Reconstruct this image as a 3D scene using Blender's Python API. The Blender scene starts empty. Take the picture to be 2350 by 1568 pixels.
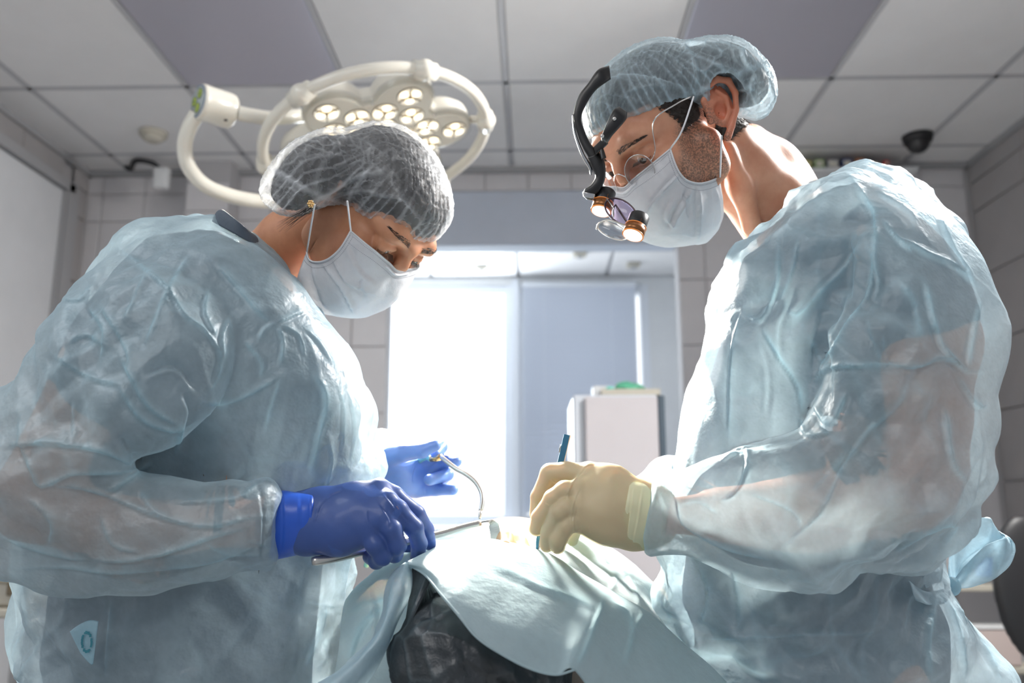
import bpy, math, random
import numpy as np
from mathutils import Vector, Matrix
random.seed(7); np.random.seed(7)
D = bpy.data; SC = bpy.context.scene; COL = SC.collection

# ------------------------------------------------------------------ camera
FPX = 1900.0; PITCH = math.radians(11.2); YAW = math.radians(1.5)
CAM = np.array([0.0, 0.0, 1.15])
FW = np.array([-math.sin(YAW)*math.cos(PITCH), math.cos(YAW)*math.cos(PITCH), math.sin(PITCH)])
RT = np.array([math.cos(YAW), math.sin(YAW), 0.0]); UP = np.cross(RT, FW)
cd = D.cameras.new('camera'); cam = D.objects.new('camera', cd); COL.objects.link(cam)
m = Matrix.Identity(4)
for i in range(3):
    m[i][0] = RT[i]; m[i][1] = UP[i]; m[i][2] = -FW[i]; m[i][3] = CAM[i]
cam.matrix_world = m
cd.sensor_width = 36; cd.lens = 36*FPX/2350; cd.clip_start = .02; cd.clip_end = 60
cd.dof.use_dof = True; cd.dof.focus_distance = 0.99; cd.dof.aperture_fstop = 3.6
SC.camera = cam
# ------------------------------------------------------------------ world, lights, exposure
W = D.worlds.new('world'); SC.world = W; W.use_nodes = True
W.node_tree.nodes['Background'].inputs[0].default_value = (.80, .88, 1, 1)
W.node_tree.nodes['Background'].inputs[1].default_value = 0.32
SC.view_settings.view_transform = 'Standard'; SC.view_settings.look = 'None'
SC.view_settings.exposure = 0.17; SC.view_settings.gamma = 1; SC.view_settings.use_curve_mapping = False
SC.cycles.max_bounces = 7; SC.cycles.transparent_max_bounces = 24; SC.cycles.transmission_bounces = 6
SC.cycles.sample_clamp_indirect = 4.0; SC.cycles.use_denoising = True

def area(name, loc, target, size, power, color, sy=None):
    l = D.lights.new(name, 'AREA'); l.energy = power; l.color = color; l.size = size
    if sy: l.shape = 'RECTANGLE'; l.size_y = sy
    o = D.objects.new(name, l); COL.objects.link(o); o.location = loc
    o.rotation_euler = (Vector(target)-Vector(loc)).to_track_quat('-Z', 'Y').to_euler()
    return o
# daylight through the window, the second operating lamp above the frame, two added fill lights with no known source (rear and left)
area('daylight', (-.58, 5.66, 1.85), (-.1, 1.0, 1.3), .78, 66, (.86, .94, 1.0), 1.45)
area('operating_light_overhead', (1.35, 1.85, 2.5), (.55, 1.0, 1.3), .42, 100, (1, .98, .95))
area('fill_light_rear', (-.6, -1.2, 2.6), (0, 1.0, 1.2), 1.2, 18, (1, .97, .94))
area('fill_light_left', (-1.3, .3, 2.6), (-.4, 1.0, 1.3), .6, 9, (.9, .96, 1))

# ------------------------------------------------------------------ helpers
def P(px, py, d):
    return CAM + FW*d + RT*((px-1175)/FPX*d) - UP*((py-784)/FPX*d)
def proj(V):
    q = V-CAM; z = q@FW
    return 1175+FPX*(q@RT)/z, 784-FPX*(q@UP)/z, z
def worg(o):
    v = np.zeros(3)
    while o is not None:
        v += np.array(o.location); o = o.parent
    return v
def mk(name, V, F, mat=None, parent=None, smooth=True, F3=None):
    """mesh object from world-space vertices"""
    V = np.asarray(V, float) - worg(parent)
    me = D.meshes.new(name)
    F = np.asarray(F, np.int32).reshape(-1, len(F[0])) if len(F) else np.zeros((0, 4), np.int32)
    parts = [F] + ([np.asarray(F3, np.int32)] if F3 is not None and len(F3) else [])
    tot = np.concatenate([np.full(len(f), f.shape[1], np.int32) for f in parts])
    idx = np.concatenate([f.ravel() for f in parts])
    me.vertices.add(len(V)); me.vertices.foreach_set('co', V.astype(np.float32).ravel())
    me.loops.add(len(idx)); me.loops.foreach_set('vertex_index', idx)
    me.polygons.add(len(tot)); me.polygons.foreach_set('loop_start', np.concatenate([[0], np.cumsum(tot)[:-1]]).astype(np.int32))
    me.update(calc_edges=True); me.validate()
    me.polygons.foreach_set('use_smooth', np.full(len(me.polygons), smooth)); me.update()
    o = D.objects.new(name, me); COL.objects.link(o)
    if mat: me.materials.append(mat)
    if parent is not None: o.parent = parent
    return o
def attr(o, name, vals):
    a = o.data.attributes.new(name, 'FLOAT', 'POINT'); a.data.foreach_set('value', np.asarray(vals, np.float32))
def tag(o, label=None, cat=None, group=None, kind=None):
    if label: o['label'] = label
    if cat: o['category'] = cat
    if group: o['group'] = group
    if kind: o['kind'] = kind
    return o
def thing(name, loc, label, cat, group=None):
    o = D.objects.new(name, None); COL.objects.link(o); o.location = loc; o.empty_display_size = .05
    return tag(o, label, cat, group)
class MB:
    """collects polygons for ONE mesh"""
    def __init__(s): s.v = []; s.f4 = []; s.f3 = []; s.n = 0
    def add(s, V, F4=(), F3=()):
        s.v.append(np.asarray(V, float)); F4 = np.asarray(F4, int).reshape(-1, 4); F3 = np.asarray(F3, int).reshape(-1, 3)
        s.f4.append(F4+s.n); s.f3.append(F3+s.n); s.n += len(V); return s
    def box(s, c, h, R=None, bev=0.0):
        c = np.array(c, float); h = np.array(h, float); R = np.eye(3) if R is None else R
        b = min(bev, h.min()*.49)
        if b <= 0:
            V = np.array([[x, y, z] for x in (-1, 1) for y in (-1, 1) for z in (-1, 1)])*h
            F = [(0, 1, 3, 2), (4, 6, 7, 5), (0, 4, 5, 1), (2, 3, 7, 6), (0, 2, 6, 4), (1, 5, 7, 3)]
            return s.add(V@R.T+c, F)
        V = []; idx = {}
        for x in (-1, 1):
            for y in (-1, 1):
                for z in (-1, 1):
                    for k in range(3):
                        sg = np.array([x, y, z], float); p = sg*h
                        for j in range(3):
                            if j != k: p[j] -= sg[j]*b
                        idx[(x, y, z, k)] = len(V); V.append(p)
        F4 = []; F3 = []
        for k in range(3):
            a, e = [j for j in range(3) if j != k]
            for sg in (-1, 1):
                q = []
                for (u, v) in ((-1, -1), (1, -1), (1, 1), (-1, 1)):
                    t = [0, 0, 0]; t[k] = sg; t[a] = u; t[e] = v; q.append(idx[(*t, k)])
                F4.append(q if (sg > 0) == (k != 1) else q[::-1])
        for k in range(3):
            a, e = [j for j in range(3) if j != k]
            for u in (-1, 1):
                for v in (-1, 1):
                    t0 = [0, 0, 0]; t1 = [0, 0, 0]; t0[k] = -1; t1[k] = 1
                    for t in (t0, t1): t[a] = u; t[e] = v
                    F4.append([idx[(*t0, a)], idx[(*t1, a)], idx[(*t1, e)], idx[(*t0, e)]])
        for x in (-1, 1):
            for y in (-1, 1):
                for z in (-1, 1): F3.append([idx[(x, y, z, k)] for k in range(3)])
        return s.add(np.array(V)@R.T+c, F4, F3)
    def tube(s, pts, r, n=12, caps=True, closed=False):
        pts = np.asarray(pts, float); m_ = len(pts); r = np.broadcast_to(np.asarray(r, float), (m_,))
        T = np.gradient(pts, axis=0)
        if closed: T = np.roll(pts, -1, 0)-np.roll(pts, 1, 0)
        T /= np.linalg.norm(T, axis=1)[:, None]+1e-12
        a = np.cross(T[0], [0, 0, 1.0])
        if np.linalg.norm(a) < .1: a = np.cross(T[0], [1.0, 0, 0])
        a /= np.linalg.norm(a); V = []; th = np.linspace(0, 2*np.pi, n, endpoint=False)
        for i in range(m_):
            a = a-T[i]*(a@T[i]); a /= np.linalg.norm(a); b = np.cross(T[i], a)
            V.append(pts[i]+r[i]*(np.cos(th)[:, None]*a+np.sin(th)[:, None]*b))
        V = np.concatenate(V); F4 = []
        for i in range(m_ if closed else m_-1):
            j = (i+1) % m_
            for k in range(n):
                F4.append((i*n+k, i*n+(k+1) % n, j*n+(k+1) % n, j*n+k))
        F3 = []
        if caps and not closed:
            V = np.concatenate([V, pts[:1], pts[-1:]]); e = (m_-1)*n
            for k in range(n):
                F3.append((m_*n, (k+1) % n, k)); F3.append((m_*n+1, e+k, e+(k+1) % n))
        return s.add(V, F4, F3)
    def ellip(s, c, r, R=None, n=16, m_=10):
        R = np.eye(3) if R is None else R; r = np.broadcast_to(np.asarray(r, float), (3,)); V = [[0, 0, 1.0]]
        for i in range(1, m_):
            ph = np.pi*i/m_
            for k in range(n): V.append([math.sin(ph)*math.cos(2*np.pi*k/n), math.sin(ph)*math.sin(2*np.pi*k/n), math.cos(ph)])
        V.append([0, 0, -1.0]); F4 = []; F3 = []
        for i in range(m_-2):
            for k in range(n):
                a = 1+i*n+k; b = 1+i*n+(k+1) % n; F4.append((a, a+n, b+n, b))
        for k in range(n):
            F3.append((0, 1+k, 1+(k+1) % n)); e = 1+(m_-2)*n; F3.append((len(V)-1, e+(k+1) % n, e+k))
        return s.add((np.array(V)*r)@R.T+np.asarray(c), F4, F3)
    def build(s, name, mat, parent=None, smooth=False):
        V = np.concatenate(s.v); f4 = np.concatenate(s.f4); f3 = np.concatenate(s.f3)
        if len(f4) == 0: return mk(name, V, f3, mat, parent, smooth)
        return mk(name, V, f4, mat, parent, smooth, f3)
def frame(z, x=None):
    z = np.asarray(z, float); z = z/np.linalg.norm(z); x = np.array([1.0, 0, 0]) if x is None else np.asarray(x, float)
    if abs((x/np.linalg.norm(x))@z) > .95: x = np.array([0, 1.0, 0])
    x = x-z*(x@z); x /= np.linalg.norm(x); return np.stack([x, np.cross(z, x), z], 1)
def cr(pts, n):
    """Catmull-Rom resample rows"""
    p = np.asarray(pts, float); q = np.concatenate([2*p[:1]-p[1:2], p, 2*p[-1:]-p[-2:-1]]); out = []
    t = np.linspace(0, 1, n, endpoint=False); t = t.reshape((-1,)+(1,)*(p.ndim-1))
    for i in range(len(p)-1):
        a, b, c, d = q[i:i+4]
        out.append(.5*(2*b+(c-a)*t+(2*a-5*b+4*c-d)*t*t+(3*b-a-3*c+d)*t**3))
    out.append(p[-1:]); return np.concatenate(out)
def lofty(secs, n=8, ns=44, e=2.2, cap=True):
    """secs: (ax,ay,bx,by,depth,halfthick) silhouette pairs in the camera view at their real distance -> closed tube"""
    S = cr(np.array(secs, float), n); th = np.linspace(0, 2*np.pi, ns, endpoint=False)
    ct = np.sign(np.cos(th))*np.abs(np.cos(th))**(2/e); st = np.sign(np.sin(th))*np.abs(np.sin(th))**(2/e); V = []
    for a0, a1, b0, b1, d, t in S:
        A = P(a0, a1, d); B = P(b0, b1, d); c = (A+B)/2; w = (c-CAM)/np.linalg.norm(c-CAM)
        V.append(c+((B-A)/2)[None]*ct[:, None]+w[None]*t*st[:, None])
    m_ = len(V); F4 = [(i*ns+k, i*ns+(k+1) % ns, (i+1)*ns+(k+1) % ns, (i+1)*ns+k) for i in range(m_-1) for k in range(ns)]
    c0 = V[0].mean(0); c1 = V[-1].mean(0); V = np.concatenate(V+[c0[None], c1[None]]); F3 = []
    if cap:
        for k in range(ns):
            F3.append((m_*ns, (k+1) % ns, k)); F3.append((m_*ns+1, (m_-1)*ns+k, (m_-1)*ns+(k+1) % ns))
    return V, F4, F3
def remesh(mb, vox, smooth=2):
    o = mb.build('tmp', None); md = o.modifiers.new('r', 'REMESH'); md.mode = 'VOXEL'; md.voxel_size = vox
    ev = o.evaluated_get(bpy.context.evaluated_depsgraph_get()); me = ev.to_mesh(); nv = len(me.vertices)
    V = np.empty(nv*3, np.float32); me.vertices.foreach_get('co', V); V = V.reshape(-1, 3).astype(float)
    nf = len(me.polygons); ls = np.empty(len(me.loops), np.int32); me.loops.foreach_get('vertex_index', ls)
    F = ls.reshape(nf, 4); ev.to_mesh_clear(); D.objects.remove(o, do_unlink=True)
    return relax(V, F, smooth), F
def relax(V, F, it=1, w=.6):
    e = np.concatenate([F[:, [0, 1]], F[:, [1, 2]], F[:, [2, 3]], F[:, [3, 0]]]); e = np.concatenate([e, e[:, ::-1]])
    cnt = np.bincount(e[:, 0], minlength=len(V))[:, None].clip(1)
    for _ in range(it):
        s = np.stack([np.bincount(e[:, 0], V[e[:, 1], k], len(V)) for k in range(3)], 1)/cnt
        V = V+(s-V)*w
    return V
def vnorm(V, F):
    n = np.cross(V[F[:, 2]]-V[F[:, 0]], V[F[:, 3]]-V[F[:, 1]]); N = np.zeros_like(V)
    for k in range(4):
        for j in range(3): N[:, j] += np.bincount(F[:, k], n[:, j], len(V))
    return N/(np.linalg.norm(N, axis=1)[:, None]+1e-12)
_T = np.random.RandomState(3).rand(1 << 14)
def _h(i, j, k, s=0): return _T[(i*7919+j*104729+k*1299709+s*15485863) & 16383]
def vnoise(V, sc, s=0):
    """value noise -1..1"""
    q = np.asarray(V)/np.asarray(sc); i = np.floor(q).astype(np.int64); f = q-i; f = f*f*(3-2*f); r = 0
    for a in (0, 1):
        for b in (0, 1):
            for c in (0, 1):
                w = (f[:, 0] if a else 1-f[:, 0])*(f[:, 1] if b else 1-f[:, 1])*(f[:, 2] if c else 1-f[:, 2])
                r = r+w*_h(i[:, 0]+a, i[:, 1]+b, i[:, 2]+c, s)
    return r*2-1
def ridge(V, sc, s=0, p=3):
    return (1-np.abs(vnoise(V, sc, s)))**p
def worley(V, sc, s=0):
    q = np.asarray(V)/np.asarray(sc); i = np.floor(q).astype(np.int64); d1 = np.full(len(q), 9.); d2 = d1.copy()
    for a in (-1, 0, 1):
        for b in (-1, 0, 1):
            for c in (-1, 0, 1):
                I, J, K = i[:, 0]+a, i[:, 1]+b, i[:, 2]+c
                dd = (q[:, 0]-I-_h(I, J, K, s))**2+(q[:, 1]-J-_h(I, J, K, s+1))**2+(q[:, 2]-K-_h(I, J, K, s+2))**2
                n1 = np.minimum(d1, dd); d2 = np.minimum(d2, np.maximum(d1, dd)); d1 = n1
    return np.sqrt(d2)-np.sqrt(d1)
def crumple(V, n, lam, warp, seed):
    """sum of warped triangle waves: flat facets meeting at crisp creases"""
    r = np.random.RandomState(seed); w = V+warp*np.stack([vnoise(V, .16, seed+k) for k in (1, 2, 3)], 1); out = 0
    for i in range(n):
        d = r.randn(3); d /= np.linalg.norm(d); L = r.uniform(*lam); t = (w@d)/L+r.rand()*9; a = np.abs((t % 1)*2-1)
        m_ = np.clip(vnoise(V, .13, seed+10+i)*1.6+.5, 0, 1); out = out+(a-.5)*L*m_
    return out/n
def creases(V, N, lines, face_min=.05):
    """ridges/furrows pressed into cloth along traced paths; returns signed displacement (m) and fold amount"""
    px, py, z = proj(V); view = (CAM-V); view /= np.linalg.norm(view, axis=1)[:, None]
    fac = np.clip(((N*view).sum(1)-face_min)/.25, 0, 1); disp = np.zeros(len(V)); fold = np.zeros(len(V))
    for ln in lines:
        pts, w, a = np.array(ln[0], float), ln[1], ln[2]
        if len(pts) > 2: pts = cr(pts, 3)
        lo = pts.min(0)-3.2*w; hi = pts.max(0)+3.2*w
        sel = np.where((px > lo[0]) & (px < hi[0]) & (py > lo[1]) & (py < hi[1]) & (fac > 0))[0]
        if not len(sel): continue
        q = np.stack([px[sel], py[sel]], 1); best = np.full(len(sel), 1e9); tt = np.zeros(len(sel)); side = np.zeros(len(sel))
        L = np.concatenate([[0], np.cumsum(np.linalg.norm(np.diff(pts, axis=0), axis=1))]); L /= L[-1]+1e-9
        for i in range(len(pts)-1):
            A = pts[i]; ab = pts[i+1]-A; t = np.clip(((q-A)@ab)/(ab@ab+1e-9), 0, 1)
            dv = q-A-t[:, None]*ab; dd = np.linalg.norm(dv, axis=1); m_ = dd < best
            best = np.where(m_, dd, best); tt = np.where(m_, L[i]+t*(L[i+1]-L[i]), tt)
            side = np.where(m_, np.sign(ab[0]*dv[:, 1]-ab[1]*dv[:, 0]), side)
        tap = np.clip(np.sin(np.pi*np.clip(tt, .02, .98))*1.8, 0, 1)
        x = best*side/w; g = np.where(x > 0, np.exp(-(x/.45)**2), np.exp(x/1.25))-.30*np.exp(-((x-1.1)/.55)**2)
        disp[sel] += a*1e-3*tap*g*fac[sel]
        if a > 0: fold[sel] = np.maximum(fold[sel], tap*np.exp(-(best/(w*.9))**1.2)*fac[sel]*min(.75, a/7))
    return disp, fold
# ------------------------------------------------------------------ implicit surfaces
class G:
    def __init__(s, lo, hi, h):
        s.h = h; s.ax = [np.arange(lo[i], hi[i]+h, h) for i in range(3)]
        s.F = np.full([len(a) for a in s.ax], 1.0, np.float32)
    def _sub(s, lo, hi, pad):
        sl = tuple(slice(max(0, int(np.searchsorted(s.ax[i], lo[i]-pad))), int(np.searchsorted(s.ax[i], hi[i]+pad))) for i in range(3))
        X, Y, Z = np.meshgrid(*[s.ax[i][sl[i]] for i in range(3)], indexing='ij', sparse=True)
        return sl, X, Y, Z
    def _mix(s, sl, d, k, mode):
        a = s.F[sl]
        if mode == 'sub':
            d = -d; h = np.clip(.5+.5*(d-a)/k, 0, 1); s.F[sl] = a+(d-a)*h+k*h*(1-h)
        else:
            h = np.clip(.5+.5*(a-d)/k, 0, 1); s.F[sl] = a+(d-a)*h-k*h*(1-h)
    def ell(s, c, r, k=.01, R=None, mode='add'):
        c = np.array(c, float); r = np.broadcast_to(np.asarray(r, float), (3,)); rm = r.max() if R is not None else r
        sl, X, Y, Z = s._sub(c-rm, c+rm, k+3*s.h+.004)
        x, y, z = X-c[0], Y-c[1], Z-c[2]
        if R is not None:
            x, y, z = (x*R[0, i]+y*R[1, i]+z*R[2, i] for i in range(3))
        k0 = np.sqrt((x/r[0])**2+(y/r[1])**2+(z/r[2])**2)+1e-9; k1 = np.sqrt((x/r[0]**2)**2+(y/r[1]**2)**2+(z/r[2]**2)**2)+1e-9
        s._mix(sl, k0*(k0-1)/k1, k, mode); return s
    def rc(s, a, b, ra, rb, k=.006, mode='add'):
        a = np.array(a, float); b = np.array(b, float); R = max(ra, rb)
        sl, X, Y, Z = s._sub(np.minimum(a, b)-R, np.maximum(a, b)+R, k+3*s.h+.004); ab = b-a; L = ab@ab+1e-12
        t = np.clip(((X-a[0])*ab[0]+(Y-a[1])*ab[1]+(Z-a[2])*ab[2])/L, 0, 1)
        d = np.sqrt((X-a[0]-t*ab[0])**2+(Y-a[1]-t*ab[1])**2+(Z-a[2]-t*ab[2])**2)-(ra+(rb-ra)*t)
        s._mix(sl, d, k, mode); return s
    def chain(s, pts, rs, k=.006, mode='add'):
        for i in range(len(pts)-1): s.rc(pts[i], pts[i+1], rs[i], rs[i+1], k, mode)
        return s
    def grid(s): return np.meshgrid(*s.ax, indexing='ij', sparse=True)
    def mesh(s, sm=1):
        F = s.F.copy(); F[[0, -1]] = 1; F[:, [0, -1]] = 1; F[:, :, [0, -1]] = 1
        I = F < 0; n = F.shape; c = np.zeros([k-1 for k in n], np.int8)
        for a in (0, 1):
            for b in (0, 1):
                for e in (0, 1): c += I[a:n[0]-1+a, b:n[1]-1+b, e:n[2]-1+e]
        act = (c > 0) & (c < 8); idx = np.argwhere(act); vid = -np.ones(act.shape, np.int32); vid[act] = np.arange(len(idx))
        acc = np.zeros((len(idx), 3)); cnt = np.zeros(len(idx)); i, j, k = idx.T
        cor = [(a, b, e) for a in (0, 1) for b in (0, 1) for e in (0, 1)]
        for A in cor:
            for ax in range(3):
                if A[ax]: continue
                B = list(A); B[ax] = 1
                fa = F[i+A[0], j+A[1], k+A[2]]; fb = F[i+B[0], j+B[1], k+B[2]]; m_ = (fa < 0) != (fb < 0)
                t = np.where(m_, fa/(fa-fb+1e-12), 0); p = np.array(A, float)[None].repeat(len(idx), 0); p[:, ax] += t
                acc[m_] += p[m_]; cnt[m_] += 1
        V = (idx+acc/cnt[:, None])*s.h+np.array([a[0] for a in s.ax]); Q = []
        for ax in range(3):
            sh = [slice(None)]*3; sh2 = [slice(None)]*3; sh[ax] = slice(0, -1); sh2[ax] = slice(1, None)
            e = np.argwhere(I[tuple(sh)] != I[tuple(sh2)]); o1, o2 = [q for q in range(3) if q != ax]
            e = e[(e[:, o1] > 0) & (e[:, o2] > 0) & (e[:, o1] < n[o1]-1) & (e[:, o2] < n[o2]-1)]
            def g(u, v):
                w = e.copy(); w[:, o1] -= u; w[:, o2] -= v; return vid[w[:, 0], w[:, 1], w[:, 2]]
            q = np.stack([g(0, 0), g(1, 0), g(1, 1), g(0, 1)], 1); ins = I[e[:, 0], e[:, 1], e[:, 2]]
            if ax == 1: ins = ~ins
            Q.append(np.where(ins[:, None], q, q[:, ::-1]))
        Q = np.concatenate(Q); Q = Q[(Q >= 0).all(1)]
        return relax(V, Q, sm, .5) if sm else V, Q
# ------------------------------------------------------------------ materials
class NT:
    def __init__(s, name):
        s.m = D.materials.new(name); s.m.use_nodes = True; s.t = s.m.node_tree; s.b = s.t.nodes['Principled BSDF']; s.out = s.t.nodes['Material Output']
    def n(s, typ, **kw):
        x = s.t.nodes.new('ShaderNode'+typ)
        for k, v in kw.items():
            if k.startswith('i_'): x.inputs[k[2:].replace('_', ' ')].default_value = v
            elif k.startswith('j'): x.inputs[int(k[1:])].default_value = v
            else: setattr(x, k, v)
        return x
    def l(s, a, b): s.t.links.new(a, b)
    def noise(s, scale, detail=4, rough=.6, coord='Object', vec=None):
        x = s.n('TexNoise', i_Scale=scale, i_Detail=detail, i_Roughness=rough)
        if vec is None:
            tc = s.n('TexCoord'); vec = tc.outputs[coord]
        s.l(vec, x.inputs['Vector']); return x
    def ramp(s, fac, stops):
        r = s.n('ValToRGB'); e = r.color_ramp.elements
        while len(e) < len(stops): e.new(.5)
        for q, (p, c) in zip(e, stops): q.position = p; q.color = (*c, 1) if len(c) == 3 else c
        s.l(fac, r.inputs[0]); return r
    def bump(s, h, strength, dist=.001, to=None):
        b = s.n('Bump', i_Strength=strength, i_Distance=dist); s.l(h, b.inputs['Height']); s.l(b.outputs[0], (to or s.b).inputs['Normal']); return b
def simple(name, col, rough=.5, metal=0, spec=.5, em=None, ems=0, bump=0, bscale=200, var=0, coat=0):
    q = NT(name); q.b.inputs['Base Color'].default_value = (*col, 1); q.b.inputs['Roughness'].default_value = rough
    q.b.inputs['Metallic'].default_value = metal; q.b.inputs['Specular IOR Level'].default_value = spec
    q.b.inputs['Coat Weight'].default_value = coat
    if em: q.b.inputs['Emission Color'].default_value = (*em, 1); q.b.inputs['Emission Strength'].default_value = ems
    if bump or var:
        nz = q.noise(bscale)
        if bump: q.bump(nz.outputs[0], bump)
        if var:
            n2 = q.noise(6, 3); r = q.ramp(n2.outputs[0], [(.3, [c*(1-var) for c in col]), (.7, [min(1, c*(1+var)) for c in col])])
            q.l(r.outputs[0], q.b.inputs['Base Color'])
    return q.m
def glassy(name, col=(1, 1, 1), alpha=.12, rough=.03):
    """thin clear pane: mostly passes light, keeps its gloss"""
    q = NT(name); tr = q.n('BsdfTransparent'); tr.inputs[0].default_value = (*col, 1)
    gl = q.n('BsdfGlossy'); gl.inputs['Roughness'].default_value = rough
    lw = q.n('LayerWeight', i_Blend=.5); pw = q.n('Math', operation='POWER'); pw.inputs[1].default_value = 5; q.l(lw.outputs['Facing'], pw.inputs[0]); ad = q.n('Math', operation='MULTIPLY_ADD'); ad.inputs[1].default_value = .6; ad.inputs[2].default_value = alpha*.5; q.l(pw.outputs[0], ad.inputs[0])
    mx = q.n('MixShader'); q.l(ad.outputs[0], mx.inputs[0]); q.l(tr.outputs[0], mx.inputs[1]); q.l(gl.outputs[0], mx.inputs[2])
    q.l(mx.outputs[0], q.out.inputs[0]); return q.m
def fabric(name, col, fold, alpha, afold=.5, agraze=.25, bscale=60, bstr=.35, gloss=.12, transl=.4, weave=900, mott=.06, rough=.42, crease=1.0, crs=1.0):
    """thin non-woven cloth: diffuse and translucent fibres over gaps that let light straight through"""
    q = NT(name); at = q.n('Attribute', attribute_name='fold')
    mc = q.n('Mix', data_type='RGBA'); mc.inputs[6].default_value = (*col, 1); mc.inputs[7].default_value = (*fold, 1)
    nz = q.noise(7, 3); n2 = q.noise(bscale, 3, .65)
    fa = q.n('Math', operation='MULTIPLY_ADD', use_clamp=True); q.l(nz.outputs[0], fa.inputs[0]); fa.inputs[1].default_value = .5
    q.l(at.outputs['Fac'], fa.inputs[2]); f2 = q.n('Math', operation='SUBTRACT', use_clamp=True); q.l(fa.outputs[0], f2.inputs[0]); f2.inputs[1].default_value = .2
    q.l(f2.outputs[0], mc.inputs[0])
    df = q.n('BsdfDiffuse'); tl = q.n('BsdfTranslucent'); gl = q.n('BsdfGlossy', i_Roughness=rough); gl.inputs[0].default_value = (.95, .97, 1, 1)
    for x in (df, tl): q.l(mc.outputs[2], x.inputs[0])
    hs = n2
    bp = q.n('Bump', i_Strength=bstr, i_Distance=.004); q.l(hs.outputs[0], bp.inputs['Height'])
    for x in (df, tl, gl): q.l(bp.outputs[0], x.inputs['Normal'])
    m1 = q.n('MixShader'); m1.inputs[0].default_value = transl; q.l(df.outputs[0], m1.inputs[1]); q.l(tl.outputs[0], m1.inputs[2])
    m2 = q.n('MixShader'); m2.inputs[0].default_value = gloss; q.l(m1.outputs[0], m2.inputs[1]); q.l(gl.outputs[0], m2.inputs[2])
    lw = q.n('LayerWeight', i_Blend=.5); pw = q.n('Math', operation='POWER'); pw.inputs[1].default_value = 2; q.l(lw.outputs['Facing'], pw.inputs[0])
    a1 = q.n('Math', operation='MULTIPLY_ADD'); q.l(pw.outputs[0], a1.inputs[0]); a1.inputs[1].default_value = agraze; a1.inputs[2].default_value = alpha
    a2 = q.n('Math', operation='MULTIPLY_ADD'); q.l(at.outputs['Fac'], a2.inputs[0]); a2.inputs[1].default_value = afold; q.l(a1.outputs[0], a2.inputs[2])
    a3 = q.n('Math', operation='MULTIPLY_ADD', use_clamp=True); n4 = q.noise(30, 3, .7); q.l(n4.outputs[0], a3.inputs[0]); a3.inputs[1].default_value = mott*4
    a4 = q.n('Math', operation='SUBTRACT'); q.l(a2.outputs[0], a4.inputs[0]); a4.inputs[1].default_value = mott*2; q.l(a4.outputs[0], a3.inputs[2])
    tr = q.n('BsdfTransparent'); mx = q.n('MixShader'); q.l(a3.outputs[0], mx.inputs[0]); q.l(tr.outputs[0], mx.inputs[1]); q.l(m2.outputs[0], mx.inputs[2])
    q.l(mx.outputs[0], q.out.inputs[0]); return q.m
def skin(name, base, deep, rough=.45, beard=(.12, .08, .06), sss=.12):
    q = NT(name); b = q.b
    nz = q.noise(28, 4, .6); r = q.ramp(nz.outputs[0], [(.3, deep), (.68, base)])
    ar = q.n('Attribute', attribute_name='red'); m1 = q.n('Mix', data_type='RGBA'); q.l(ar.outputs['Fac'], m1.inputs[0]); q.l(r.outputs[0], m1.inputs[6])
    m1.inputs[7].default_value = (base[0]*.95, base[1]*.45, base[2]*.38, 1)
    ab = q.n('Attribute', attribute_name='beard'); n2 = q.noise(420, 2, .8); n2r = q.ramp(n2.outputs[0], [(.44, (1, 1, 1)), (.60, (.15, .15, .15))])
    mu = q.n('Math', operation='MULTIPLY'); q.l(ab.outputs['Fac'], mu.inputs[0]); q.l(n2r.outputs[0], mu.inputs[1])
    m2 = q.n('Mix', data_type='RGBA'); q.l(mu.outputs[0], m2.inputs[0]); q.l(m1.outputs[2], m2.inputs[6]); m2.inputs[7].default_value = (*beard, 1)
    q.l(m2.outputs[2], b.inputs['Base Color']); b.inputs['Roughness'].default_value = rough
    b.inputs['Subsurface Weight'].default_value = sss; b.inputs['Subsurface Radius'].default_value = (1, .35, .2); b.inputs['Subsurface Scale'].default_value = .012
    n3 = q.noise(330, 3, .6); q.bump(n3.outputs[0], .25, .0006); return q.m
M = {}
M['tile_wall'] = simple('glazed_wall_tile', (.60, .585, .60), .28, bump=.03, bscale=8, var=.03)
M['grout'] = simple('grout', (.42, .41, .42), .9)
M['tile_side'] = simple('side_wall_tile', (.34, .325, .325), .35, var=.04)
M['ceil'] = simple('ceiling_panel_paint', (.80, .79, .79), .7, bump=.05, bscale=300, var=.02)
M['ceil_metal'] = simple('ceiling_panel_satin_metal', (.62, .61, .68), .40, metal=.8, bump=.02, bscale=5)
M['grid'] = simple('ceiling_grid', (.50, .50, .52), .5)
M['trim'] = simple('grey_trim', (.33, .33, .34), .5)
M['white_paint'] = simple('white_paint', (.70, .71, .72), .5, var=.03)
M['door'] = simple('door_leaf', (.62, .63, .65), .4, var=.03)
M['pvc'] = simple('window_profile', (.74, .77, .82), .35)
M['lintel'] = simple('lintel_plaster', (.52, .57, .66), .75, var=.03)
M['pane'] = glassy('window_glass')
M['blind'] = simple('blind_slat', (.62, .66, .74), .5)
M['sky'] = simple('overcast_sky', (0, 0, 0), em=(.93, .97, 1), ems=1.6)
M['floor'] = simple('vinyl_floor', (.30, .31, .32), .35, var=.06)
M['cab'] = simple('cabinet_enamel', (.56, .53, .55), .4, var=.02)
M['cab_side'] = simple('cabinet_side', (.62, .66, .72), .4)
M['dark'] = simple('dark_rubber', (.012, .012, .014), .5)
M['black'] = simple('black_plastic', (.014, .013, .014), .38, coat=.2)
M['beige'] = simple('beige_plastic', (.50, .47, .40), .5)
M['chrome'] = simple('chrome', (.72, .70, .68), .16, metal=1)
M['steel'] = simple('surgical_steel', (.78, .74, .69), .30, metal=1, bump=.03, bscale=60)
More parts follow.
